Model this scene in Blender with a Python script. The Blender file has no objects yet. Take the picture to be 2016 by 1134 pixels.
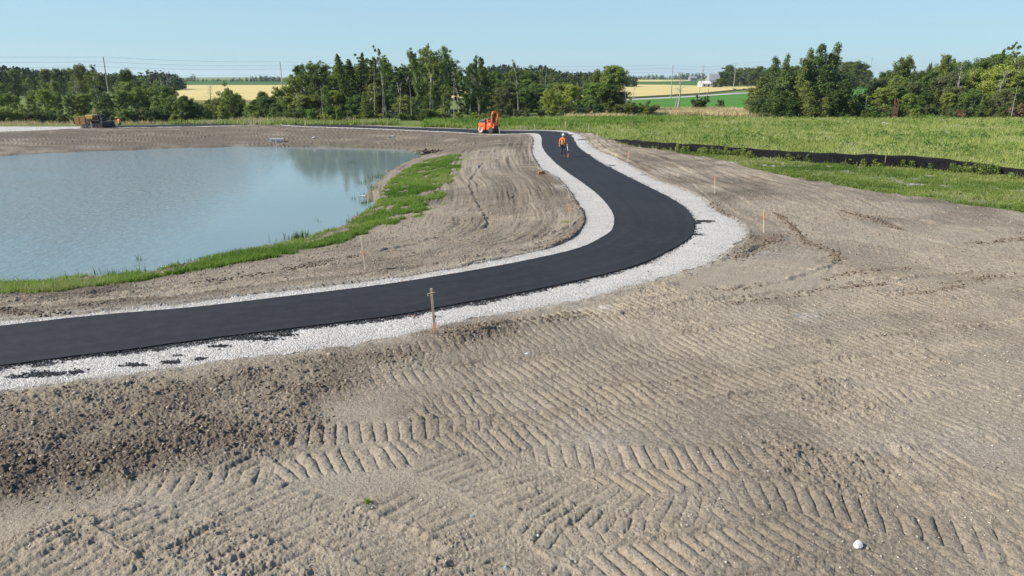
import bpy, bmesh, math, random
import numpy as np
from mathutils import Vector, Matrix

R = math.radians
rng = np.random.default_rng(7)
random.seed(7)
SC = bpy.context.scene
COL = SC.collection

# ------------------------------------------------------------------ camera model
H = 6.4
F = 1370.0
TH = math.atan(417.0 / F)
CT, ST = math.cos(TH), math.sin(TH)

def ray(px, py):
    a = (px - 1008.0) / F
    b = -(py - 567.0) / F
    return np.array([a, CT + b * ST, b * CT - ST])

def G(px, py, z=0.0):
    d = ray(px, py)
    t = (z - H) / d[2]
    return (d[0] * t, d[1] * t)

def XatY(px, Y, z=0.0):
    fwd = Y * CT - (z - H) * ST
    return (px - 1008.0) * fwd / F

def Zat(py, Y):
    phi = math.atan(-(py - 567.0) / F)
    return H + Y * math.tan(phi - TH)

cam_data = bpy.data.cameras.new('camera')
cam_data.sensor_width = 36.0
cam_data.lens = 36.0 * F / 2016.0
cam_data.clip_start = 0.1
cam_data.clip_end = 20000
cam = bpy.data.objects.new('camera', cam_data)
COL.objects.link(cam)
cam.location = (0, 0, H)
cam.rotation_euler = (math.pi / 2 - TH, 0, 0)
SC.camera = cam

# ------------------------------------------------------------------ noise
def _hash(ix, iy, seed):
    h = (ix.astype(np.uint32) * np.uint32(374761393) + iy.astype(np.uint32) * np.uint32(668265263)
         + np.uint32((seed * 362437 + 12345) & 0xffffffff))
    h = (h ^ (h >> np.uint32(13))) * np.uint32(1274126177)
    h = h ^ (h >> np.uint32(16))
    h = h * np.uint32(2246822519)
    h = h ^ (h >> np.uint32(15))
    return h.astype(np.float32) / np.float32(4294967296.0)

def vnoise(x, y, seed=0):
    fx = np.floor(x); fy = np.floor(y)
    ix = fx.astype(np.int64) + 100000; iy = fy.astype(np.int64) + 100000
    u = (x - fx).astype(np.float32); v = (y - fy).astype(np.float32)
    u = u * u * (3 - 2 * u); v = v * v * (3 - 2 * v)
    a = _hash(ix, iy, seed); b = _hash(ix + 1, iy, seed)
    c = _hash(ix, iy + 1, seed); d = _hash(ix + 1, iy + 1, seed)
    return a * (1 - u) * (1 - v) + b * u * (1 - v) + c * (1 - u) * v + d * u * v

def fbm(x, y, sc, oct=3, seed=0, gain=0.5):
    s = 0.0; a = 1.0; t = 0.0
    ca, sa = math.cos(0.6), math.sin(0.6)
    xx, yy = x / sc, y / sc
    for i in range(oct):
        s = s + a * vnoise(xx, yy, seed + i * 17)
        t += a; a *= gain
        xx, yy = (xx * ca - yy * sa) * 2.03 + 11.3, (xx * sa + yy * ca) * 2.03 + 4.7
    return s / t

def sstep(a, b, x):
    t = np.clip((x - a) / (b - a), 0, 1)
    return t * t * (3 - 2 * t)

# ------------------------------------------------------------------ polyline helpers
def catmull(pts, n=6, closed=False):
    P = np.array(pts, float)
    m = len(P); out = []
    for i in range(m - 1 if not closed else m):
        p1 = P[i % m]; p2 = P[(i + 1) % m]
        p0 = P[(i - 1) % m] if (closed or i > 0) else p1
        p3 = P[(i + 2) % m] if (closed or i + 2 < m) else p2
        for k in range(n):
            t = k / n
            out.append(0.5 * ((2 * p1) + (-p0 + p2) * t + (2 * p0 - 5 * p1 + 4 * p2 - p3) * t * t
                              + (-p0 + 3 * p1 - 3 * p2 + p3) * t ** 3))
    if not closed:
        out.append(P[-1])
    return np.array(out)

def inside(x, y, poly):
    res = np.zeros(x.shape, bool)
    n = len(poly)
    bx0, by0 = poly.min(0); bx1, by1 = poly.max(0)
    idx = np.nonzero((x >= bx0) & (x <= bx1) & (y >= by0) & (y <= by1))[0]
    if len(idx) == 0:
        return res
    xx = x[idx]; yy = y[idx]; r = np.zeros(len(idx), bool)
    j = n - 1
    for i in range(n):
        xi, yi = poly[i]; xj, yj = poly[j]
        if yi != yj:
            c = ((yi > yy) != (yj > yy)) & (xx < (xj - xi) * (yy - yi) / (yj - yi) + xi)
            r ^= c
        j = i
    res[idx] = r
    return res

def dist_poly(x, y, pl, closed=True, cap=None):
    d2 = np.full(x.shape, 1e12)
    n = len(pl)
    if cap and len(x) > 3000:
        d2 = np.full(x.shape, cap * cap)
        tot = n if closed else n - 1
        for g0 in range(0, tot, 8):
            ids = [q % n for q in range(g0, min(g0 + 8, tot) + 1)]
            sub = pl[ids]
            lo = sub.min(0) - cap; hi = sub.max(0) + cap
            k = np.nonzero((x > lo[0]) & (x < hi[0]) & (y > lo[1]) & (y < hi[1]))[0]
            if len(k):
                dd = dist_poly(x[k], y[k], sub, False)
                d2[k] = np.minimum(d2[k], dd * dd)
        return np.sqrt(d2)
    for i in range(n if closed else n - 1):
        a = pl[i]; b = pl[(i + 1) % n]
        ab = b - a; L = ab @ ab
        if L < 1e-12:
            continue
        t = np.clip(((x - a[0]) * ab[0] + (y - a[1]) * ab[1]) / L, 0, 1)
        dx = x - a[0] - t * ab[0]; dy = y - a[1] - t * ab[1]
        np.minimum(d2, dx * dx + dy * dy, out=d2)
    return np.sqrt(d2)

def sdist(x, y, poly, cap=3.5):
    d = dist_poly(x, y, poly, True, cap)
    return np.where(inside(x, y, poly), -d, d)

def curve_coords(x, y, pl):
    """nearest distance (signed) and arc length along a polyline"""
    best = np.full(x.shape, 1e12); s = np.zeros(x.shape); tt = np.zeros(x.shape)
    acc = 0.0
    for i in range(len(pl) - 1):
        a = pl[i]; b = pl[i + 1]; ab = b - a; L = math.hypot(*ab)
        if L < 1e-9:
            continue
        u = ab / L
        ex = x - a[0]; ey = y - a[1]
        t = np.clip(ex * u[0] + ey * u[1], 0, L)
        dx = ex - t * u[0]; dy = ey - t * u[1]
        d2 = dx * dx + dy * dy
        m = d2 < best
        best = np.where(m, d2, best)
        s = np.where(m, acc + ex * u[0] + ey * u[1] if (i in (0, len(pl) - 2)) else acc + t, s)
        tt = np.where(m, ex * (-u[1]) + ey * u[0], tt)
        acc += L
    return s, tt, np.sqrt(best), acc

# ------------------------------------------------------------------ traced outlines (pixels of the photograph, carried to the ground)
ASU = [(-500, 704), (0, 645), (188, 624), (377, 608), (565, 586), (760, 562), (893, 541), (1000, 522), (1104, 500), (1151, 486), (1182, 470.5),
       (1204, 455), (1209, 437), (1206, 420), (1193, 400), (1173, 380), (1144, 358), (1118, 340), (1096, 323), (1080, 307),
       (1071, 296), (1066.5, 285), (1066.5, 274), (1063, 266), (1054, 262.6), (1030, 262.3), (1005, 263), (983, 264), (940, 263), (900, 260),
       (797, 255.4), (718, 252.2), (650, 250), (600, 248.5), (560, 246), (530, 244.6), (480, 246), (400, 248.4), (300, 250), (205, 251)]
ASW = [(-500, 795), (0, 723), (261, 690), (383, 673), (575, 649), (697, 634), (780, 623), (850, 610), (940, 594), (1020, 579), (1106, 561),
       (1200, 539), (1267, 519), (1319, 494), (1354, 473), (1365, 456), (1365.7, 436), (1349, 411), (1319, 391), (1274, 368),
       (1232, 347), (1200, 331), (1173, 316), (1151, 300), (1137.5, 289), (1131, 279), (1126, 270), (1115, 263), (1096, 259.6),
       (1070, 258.2), (1040, 258), (1005, 257.6), (983, 257), (940, 255.7), (900, 254.2), (797, 251.2), (718, 247.9), (650, 245.5),
       (600, 243.7), (560, 242), (530, 241.3), (480, 242), (400, 244.5), (300, 246.6), (205, 248.4)]
GRU = [(-500, 686), (0, 632), (188, 616), (377, 596), (565, 572), (760, 549), (900, 527), (1031, 500), (1085, 488), (1129, 468), (1150, 440),
       (1150.5, 424), (1137.5, 404), (1129, 387), (1113, 365), (1095.6, 349), (1073.6, 338), (1058, 323), (1049, 305), (1047, 292),
       (1050, 279), (1047, 270), (1036, 264.5), (1005, 264.8), (983, 266), (940, 265), (900, 262), (797, 257.4), (718, 254.4), (650, 252),
       (600, 250.4), (560, 248), (530, 246), (480, 247.4), (400, 250), (300, 251.5), (220, 252.2), (140, 254.5), (100, 256), (0, 260), (-200, 264), (-500, 268)]
GRW = [(-500, 842), (0, 771), (131, 754), (305, 733), (436, 713), (566, 696), (697, 679), (780, 666), (822, 655), (860, 644), (900, 635), (954, 625),
       (1030, 613), (1131, 595), (1207, 575), (1258, 560), (1330, 541), (1393, 520), (1436, 493), (1463, 473), (1470, 458), (1455, 438),
       (1411, 416), (1391, 399), (1374, 385), (1334, 369), (1299, 357), (1262, 337), (1217, 312), (1173, 293), (1155, 277), (1142, 265.4),
       (1124, 259.5), (1107, 257), (1085, 256.4), (1040, 256.3), (983, 255.6), (940, 254.3), (900, 252.7), (797, 249.6), (718, 246.2), (650, 244),
       (600, 242.4), (560, 241), (530, 240.4), (480, 241), (400, 243.3), (220, 247.3), (140, 249.3), (0, 249), (-200, 249), (-500, 249)]
def ground_line(px, z=0.0, n=4, ext0=0, ext1=0):
    P = catmull([G(a, b, z) for a, b in px], n)
    if ext0:
        d = P[0] - P[3]; P = np.vstack([P[0] + d / np.linalg.norm(d) * ext0, P])
    if ext1:
        d = P[-1] - P[-3]; P = np.vstack([P, P[-1] + d / np.linalg.norm(d) * ext1])
    return P
LGRU = ground_line(GRU, 0, 3, 40, 60); LGRW = ground_line(GRW, 0, 3, 40, 60)
LASU = ground_line(ASU, 0, 4, 40); LASW = ground_line(ASW, 0, 4, 40)
POLY_GRAVEL = np.vstack([LGRU, LGRW[::-1]])
POLY_ASPHALT = np.vstack([LASU, LASW[::-1]])
POLY_BASIN = np.vstack([LGRU, [[-190, 60], [-90, 12]]])
WZ = -1.2
POND = [(-500, 318), (-200, 314), (0, 307), (100, 301), (220, 297), (300, 293.5), (400, 291), (470, 289), (530, 289), (600, 290), (680, 291.5), (750, 292.5), (800, 295),
        (828, 299), (834, 305), (806, 318), (772, 335), (748, 352), (735, 372), (716, 386), (728, 396), (738, 410), (722, 424), (700, 438), (660, 455), (610, 472), (560, 485), (500, 495),
        (450, 503), (400, 514), (340, 529), (270, 542), (200, 549), (100, 557), (0, 565), (-300, 598), (-600, 640)]
PP = catmull([G(a, b, WZ) for a, b in POND], 4)
POLY_POND = np.vstack([PP, [[-60, 22], [-130, 55]]])

def base_h(x, y):
    x = np.asarray(x, float); y = np.asarray(y, float)
    shp = x.shape; x = x.ravel(); y = y.ravel()
    z = np.zeros(x.shape)
    ib = np.nonzero(inside(x, y, POLY_BASIN))[0]
    if len(ib):
        xb = x[ib]; yb = y[ib]
        wob = (fbm(xb, yb, 1.1, 3, 5) - 0.5) * 0.5
        dp = sdist(xb, yb, POLY_POND, None) + wob * 0.8
        dg = dist_poly(xb, yb, LGRU, False)
        t = np.clip(dp, 0, None) / (np.clip(dp, 0, None) + dg + 1e-6)
        zb = WZ + (0 - WZ) * (t ** 0.8) * (1 - 0.0 * t)
        zb = np.where(dp > 0, zb + 0.05 * sstep(0, .4, dp), WZ + 0.05 * sstep(0, .4, dp) + np.maximum(dp * 0.3, -1.3))
        # knoll between pond and bend
        k = np.exp(-(((xb - 0.5) / 7) ** 2 + ((yb - 62) / 13) ** 2)) * 0.4 * sstep(0, 5, dg) * sstep(0, 5, dp)
        zb = zb + (fbm(xb, yb, 1.5, 3, 7) - .5) * .34 * np.exp(-(dp / 2.2) ** 2) * (1 - sstep(-.6, -2.0, dp))
        z[ib] = zb + k
    # shallow dip behind the far bank on the left
    dip = sstep(-20, -32, x) * sstep(97, 101, y) * (1 - sstep(118, 135, y)) * (1 - inside(x, y, POLY_GRAVEL))
    z -= 1.1 * dip
    return z.reshape(shp)

def bh(x, y):
    return float(base_h(np.array([x]), np.array([y]))[0])

def hit(px, py):
    z = 0.0
    for _ in range(12):
        x, y = G(px, py, z)
        zn = bh(x, y)
        if abs(zn - z) < .004: break
        z = 0.5 * z + 0.5 * zn
    x, y = G(px, py, z)
    return x, y, z

def hit_line(px, n=4, closed=True):
    return catmull([hit(a, b)[:2] for a, b in px], n, closed)

DIRT = [(-900, 249.5), (0, 250), (220, 247.6), (400, 243.6), (530, 240.2), (600, 242), (718, 245.8), (797, 249.2), (900, 252.4), (983, 255.2), (1085, 256), (1124, 258.6), (1165, 263), (1205, 274),
        (1300, 293), (1390, 309), (1450, 322), (1500, 334), (1560, 346), (1610, 357), (1680, 369), (1750, 380), (1820, 391), (1900, 402), (2016, 418), (2400, 474), (3000, 570)]
POLY_DIRT = np.vstack([catmull([G(a, b) for a, b in DIRT], 3), [[60, 5], [60, -30], [-60, -30], [-190, 60]]])
GRASS_A = hit_line([(907, 306), (868, 311), (822, 323), (784, 346), (752, 378), (742, 404), (728, 430), (690, 447), (610, 476), (500, 499), (420, 510), (345, 532), (260, 545), (150, 556), (0, 570),
                    (-300, 605), (-300, 622), (0, 583), (90, 578), (180, 567), (270, 556), (350, 540), (430, 527), (520, 512), (640, 490), (700, 474), (740, 452), (790, 444), (836, 420), (872, 396), (886, 360), (905, 330)])
GRASS_B = hit_line([(664, 285), (700, 281), (735, 286), (728, 293), (680, 292)], 3)
PATCH_SMOOTH = hit_line([(1400, 520), (1480, 495), (1560, 490), (1625, 505), (1600, 535), (1520, 560), (1400, 568), (1330, 562)], 4)
DARKA = hit_line([(-200, 800), (0, 790), (180, 762), (330, 738), (480, 718), (600, 700), (720, 684), (830, 668), (905, 655), (985, 640), (990, 655), (905, 690), (850, 716), (760, 745), (800, 775), (650, 800), (640, 850), (560, 905), (300, 962), (100, 975), (-200, 985)], 3)
DARKB = hit_line([(-200, 925), (0, 915), (150, 905), (270, 870), (400, 845), (560, 835), (640, 830), (625, 862), (520, 880), (400, 900), (250, 935), (120, 968), (-200, 985)], 3)

# ------------------------------------------------------------------ machine tracks: (pixel line, width, lug spacing, amplitude, skew, clarity)
SW = [
    # long family of passes running right and away
    ([(640, 790), (900, 752), (1300, 705), (1700, 652), (2016, 612)], .62, .17, .020, .10, .55),
    ([(890, 690), (1060, 672), (1260, 650), (1500, 622), (1760, 592), (2016, 560)], .62, .18, .032, .15, .9),
    ([(760, 716), (930, 700), (1100, 684), (1300, 668)], .5, .18, .026, -.1, .7),
    ([(924, 745), (1055, 727), (1300, 697), (1560, 668), (1900, 628)], .70, .19, .040, .20, 1.),
    ([(1030, 770), (1300, 733), (1560, 702), (1900, 662), (2100, 640)], .70, .18, .030, .20, .9),
    ([(833, 800), (954, 796), (1106, 785), (1350, 768), (1560, 742), (1840, 705)], .72, .19, .046, .35, 1.),
    ([(1100, 838), (1300, 820), (1540, 790), (1760, 760), (2016, 725)], .72, .18, .034, .35, .9),
    ([(1500, 655), (1700, 640), (2016, 600)], .55, .17, .02, .2, .6),
    ([(1240, 640), (1420, 610), (1600, 585), (1900, 545)], .6, .18, .02, .2, .7),
    ([(1320, 590), (1480, 572), (1640, 545), (1800, 520)], .6, .18, .018, .2, .6),
    ([(1450, 560), (1600, 540), (1760, 505)], .5, .2, .018, .1, .5),
    ([(1500, 480), (1640, 500), (1800, 540), (2016, 590)], .55, .2, .02, .1, .5),
    ([(1560, 440), (1740, 470), (1900, 505), (2100, 550)], .55, .2, .02, .1, .5),
    ([(1700, 712), (1760, 708), (1830, 702)], .45, .17, .04, .1, .9),
    ([(1590, 772), (1700, 775), (1840, 790), (2016, 812)], .60, .18, .042, .25, .9),
    ([(1300, 860), (1450, 850), (1650, 836), (1850, 806), (2016, 780)], .66, .18, .030, .3, .8),
    ([(1400, 885), (1650, 872), (1850, 845), (2060, 810)], .66, .18, .026, .3, .8),
    ([(580, 862), (660, 858), (767, 850), (880, 846), (990, 846)], .62, .20, .045, .1, 1.),
    ([(540, 935), (620, 916), (792, 898), (860, 885), (960, 868), (1100, 856)], .62, .20, .060, .28, 1.),
    ([(260, 960), (420, 950), (540, 938)], .45, .20, .045, 0, .9),
    ([(1030, 898), (1180, 902), (1300, 904), (1500, 908), (1720, 912), (1900, 905)], .62, .20, .036, .12, 1.),
    ([(1560, 900), (1760, 935), (1960, 950)], .62, .19, .022, .3, .7),
    ([(1380, 965), (1500, 978), (1640, 1000), (1780, 1030), (1960, 1075)], .62, .20, .046, .15, .9),
    ([(1700, 985), (1850, 1000), (2060, 1030)], .60, .19, .024, .25, .8),
    ([(850, 905), (940, 935), (1050, 985), (1180, 1010), (1300, 1010)], .80, .19, .042, -.45, .95),
    ([(990, 905), (1110, 960), (1260, 1000), (1420, 1010)], .55, .19, .036, -.4, .9),
    ([(560, 1000), (700, 1040), (800, 1085), (900, 1134), (960, 1170)], .85, .19, .042, -.35, .9),
    ([(740, 985), (860, 1020), (980, 1080), (1040, 1140)], .6, .19, .032, -.3, .8),
    ([(209, 1012), (300, 1035), (400, 1070), (500, 1115), (560, 1150)], .62, .20, .055, -.35, 1.),
    ([(370, 975), (480, 990), (600, 1020), (720, 1060), (830, 1120)], .7, .18, .034, -.45, .9),
    ([(-60, 1100), (60, 1110), (180, 1130), (300, 1160)], .6, .20, .04, -.3, .8),
    # near bank of the pond
    ([(-100, 622), (60, 600), (200, 584), (380, 561), (560, 536), (700, 512)], .32, .3, .045, 0, .9),
    ([(60, 618), (200, 600), (380, 578), (560, 553), (680, 536), (760, 522)], .28, .26, .03, 0, .7),
    # far bank
    ([(0, 277), (120, 272), (260, 267), (400, 262)], 1.3, .40, .08, 0, 1.),
    ([(0, 284), (120, 281), (260, 275), (410, 270)], 1.3, .40, .08, 0, 1.),
    ([(120, 291), (260, 285), (400, 280)], 1.0, .42, .05, 0, .8),
]
RUT = [  # pixel line, half width, depth, ridge
    ([(0, 597), (200, 577), (380, 553), (560, 528), (700, 505), (820, 481), (900, 463), (948, 450), (962, 438), (950, 415), (932, 380), (928, 355), (950, 323)], .10, .09, .07),
    ([(0, 612), (180, 592), (380, 568), (600, 538), (800, 502), (960, 474), (1040, 452)], .09, .05, .05),
    ([(300, 545), (500, 520), (700, 487), (800, 462), (880, 440), (930, 410)], .08, .05, .04),
    ([(1060, 466), (1108, 452), (1138, 432), (1128, 408)], .10, -.10, .0),
    ([(760, 538), (900, 514), (1020, 488), (1090, 470), (1140, 445)], .14, -.12, .0),
    ([(1040, 330), (1052, 345), (1080, 360), (1100, 372), (1118, 392)], .10, .04, .05),
    ([(1042, 400), (1055, 415), (1058, 430)], .06, .05, .03),
    ([(860, 440), (930, 425), (1000, 400), (1020, 370)], .07, .03, .03),
    ([(880, 345), (900, 320), (940, 300), (985, 285)], .09, .06, .05),
    ([(890, 300), (930, 292), (985, 287)], .09, .05, .05),
    ([(1505, 470), (1540, 490), (1580, 470), (1565, 450), (1525, 420)], .06, .05, .05),
    ([(1300, 340), (1340, 362), (1385, 395), (1402, 410)], .07, .05, .03),
    ([(1320, 338), (1360, 362), (1398, 395)], .07, .05, .03),
    ([(1440, 508), (1470, 500), (1505, 480)], .10, .08, .08),
    ([(1300, 575), (1400, 568), (1520, 560), (1610, 537), (1650, 520)], .10, .06, .07),
    ([(960, 648), (1060, 640), (1200, 622), (1420, 590), (1700, 560), (1900, 540)], .10, .05, .06),
    ([(640, 770), (800, 750), (930, 735), (960, 738)], .09, .06, .06),
    ([(1480, 520), (1660, 540), (1880, 590)], .07, .04, .04),
    ([(120, 1004), (240, 1016), (420, 1052), (560, 1102), (620, 1140)], .10, -.05, .0),
    ([(1250, 300), (1400, 325), (1560, 365), (1760, 405), (2016, 455)], .12, .05, .04),
    ([(1230, 315), (1400, 350), (1560, 400), (1700, 440), (2016, 520)], .12, .05, .04),
    ([(1330, 330), (1500, 365), (1700, 410), (2016, 480)], .10, .05, .04),
    ([(1000, 640), (1300, 600), (1500, 585), (1800, 572)], .08, .04, .05),
    ([(520, 252), (640, 259), (780, 263), (900, 272)], .25, .10, .10),
    ([(540, 262), (660, 268), (800, 276)], .25, .10, .10),
    ([(430, 268), (600, 275), (760, 283)], .25, .10, .10),
]

def detail_h(x, y, z, dcam):
    """adds soil relief; returns height, darkness, roughness"""
    dirt = 1 - sstep(-.25, .25, sdist(x, y, POLY_DIRT) + (fbm(x, y, 1.5, 3, 3) - .5) * 1.6)
    near = dcam < 70
    far_f = np.clip(1 - (dcam - 20) / 90, .15, 1)
    n1 = fbm(x, y, 2.4, 3, 21); n2 = fbm(x, y, .55, 3, 31)
    dk = np.maximum(1 - sstep(-1.1, .8, sdist(x, y, DARKA) + (n1 - .5) * 1.7), 0)
    dk = dk * (.68 + .32 * sstep(.40, .58, fbm(x, y, 1.3, 3, 88)))
    dk2 = np.maximum(1 - sstep(-.5, .5, sdist(x, y, DARKB) + (n2 - .5) * .9), 0)
    wetness = np.clip(.80 * dk + .25 * dk2, 0, 1)
    wetness = np.maximum(wetness, .28 * sstep(28, 40, y) + .25 * sstep(.5, .7, fbm(x * .5 + y * .3, y - x * .2, 2.2, 3, 99)) * sstep(20, 30, y))
    # bank and far embankment are darker, browner
    inb = inside(x, y, POLY_BASIN)
    wetness = np.maximum(wetness, inb * (.42 + .8 * sstep(62, 76, y + x * .15) + .35 * (n1 - .4)))
    rough = .60 + 1.0 * dk + .4 * dk2 + inb * .4 + .9 * sstep(.55, .72, fbm(x, y, 1.7, 3, 77))
    wetness = wetness * (1 - .5 * (1 - sstep(-.4, .4, sdist(x, y, PATCH_SMOOTH))))
    smooth = 1 - sstep(-.4, .4, sdist(x, y, PATCH_SMOOTH) + (n2 - .5) * .6)
    rough = rough * (1 - .85 * smooth)
    h = .05 * (n1 - .5) * dirt
    b1 = np.abs(2 * vnoise(x / .19, y / .19, 41) - 1); b2 = np.abs(2 * vnoise(x / .083 + 3, y / .083, 42) - 1)
    b3 = vnoise(x / .036, y / .036, 43)
    mid = .045 * (n2 - .5) + .05 * (fbm(x, y, .28, 2, 47) - .5) * sstep(16, 24, dcam)
    crumb = .028 * (1 - b1) * sstep(.35, .8, n2) + .016 * (1 - b2) + .019 * b3 + .010 * vnoise(x / .022, y / .022, 44)
    fine = (mid * .8 + crumb * 1.35) * rough
    nf = np.clip(1 - (dcam - 12) / 40, 0, 1)
    fine = fine * (.35 + .65 * nf)
    tr = np.zeros(x.shape)
    return h, fine, dirt, wetness, rough, n1, n2

FLATS = [hit_line(p, 3) for p in (
    [(1400, 520), (1480, 495), (1560, 490), (1625, 505), (1600, 535), (1520, 560), (1400, 568), (1330, 562)],
    [(590, 935), (760, 915), (880, 905), (1000, 960), (1040, 1010), (960, 1035), (820, 1010), (700, 985), (600, 975)],
    [(1040, 868), (1200, 850), (1420, 852), (1430, 868), (1200, 880), (1060, 884)],
    [(600, 865), (720, 868), (790, 880), (700, 900), (590, 905)],
    [(-100, 985), (120, 980), (330, 955), (520, 958), (420, 985), (300, 1003), (160, 1020), (60, 1050), (-100, 1070)],
    [(640, 775), (820, 765), (890, 752), (830, 790), (820, 830), (660, 835), (630, 800)],
    [(1700, 900), (1900, 880), (2100, 850), (2100, 930), (1900, 950), (1740, 940)],
    [(1900, 690), (2100, 690), (2100, 760), (1850, 745)])]

def lanes(x, y, rel, fine, n2, ang_, w, sp, amp, skew, reg, seed, cl=.75):
    c, s_ = math.cos(ang_), math.sin(ang_)
    idx = np.nonzero(reg > .02)[0]
    xx = x[idx]; yy = y[idx]
    s = xx * c + yy * s_; t = -xx * s_ + yy * c
    t = t + (fbm(xx, yy, 7.0, 2, seed) - .5) * 1.0
    ln = np.floor(t / w); tl = t - (ln + .5) * w
    li = ln.astype(np.int64) + 900
    h1 = _hash(li, li * 0 + 1, seed); h2 = _hash(li, li * 0 + 2, seed)
    on = sstep(.20, .38, vnoise(s / 3.1 + h1 * 50, ln + .5, seed + 3) * .9 + .05)
    jit = fbm(xx, yy, .35, 2, seed + 5) - .5
    ph = (s + (skew + (h2 - .5) * .3) * tl + jit * .03) / sp + h1 * 7
    fr = ph - np.floor(ph)
    cell = _hash(np.floor(ph).astype(np.int64) + 5000, li, seed)
    prof = np.abs(np.sin(np.pi * fr)) ** .36 * (.75 + .4 * cell) - .5
    win = (1 - sstep(w * .34, w * .43, np.abs(tl + jit * .1)))
    gap = np.exp(-((np.abs(tl + jit * .12) - w * .47) / .045) ** 2) * on * reg[idx] * (.3 + 1.2 * vnoise(xx / .11, yy / .11, seed + 8))
    g = win * on * reg[idx] * cl
    rel[idx] = rel[idx] * (1 - g) + g * (amp * (.6 + .8 * h2) * prof - .012 + fine[idx] * .8) + gap * .030
    return rel

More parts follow.
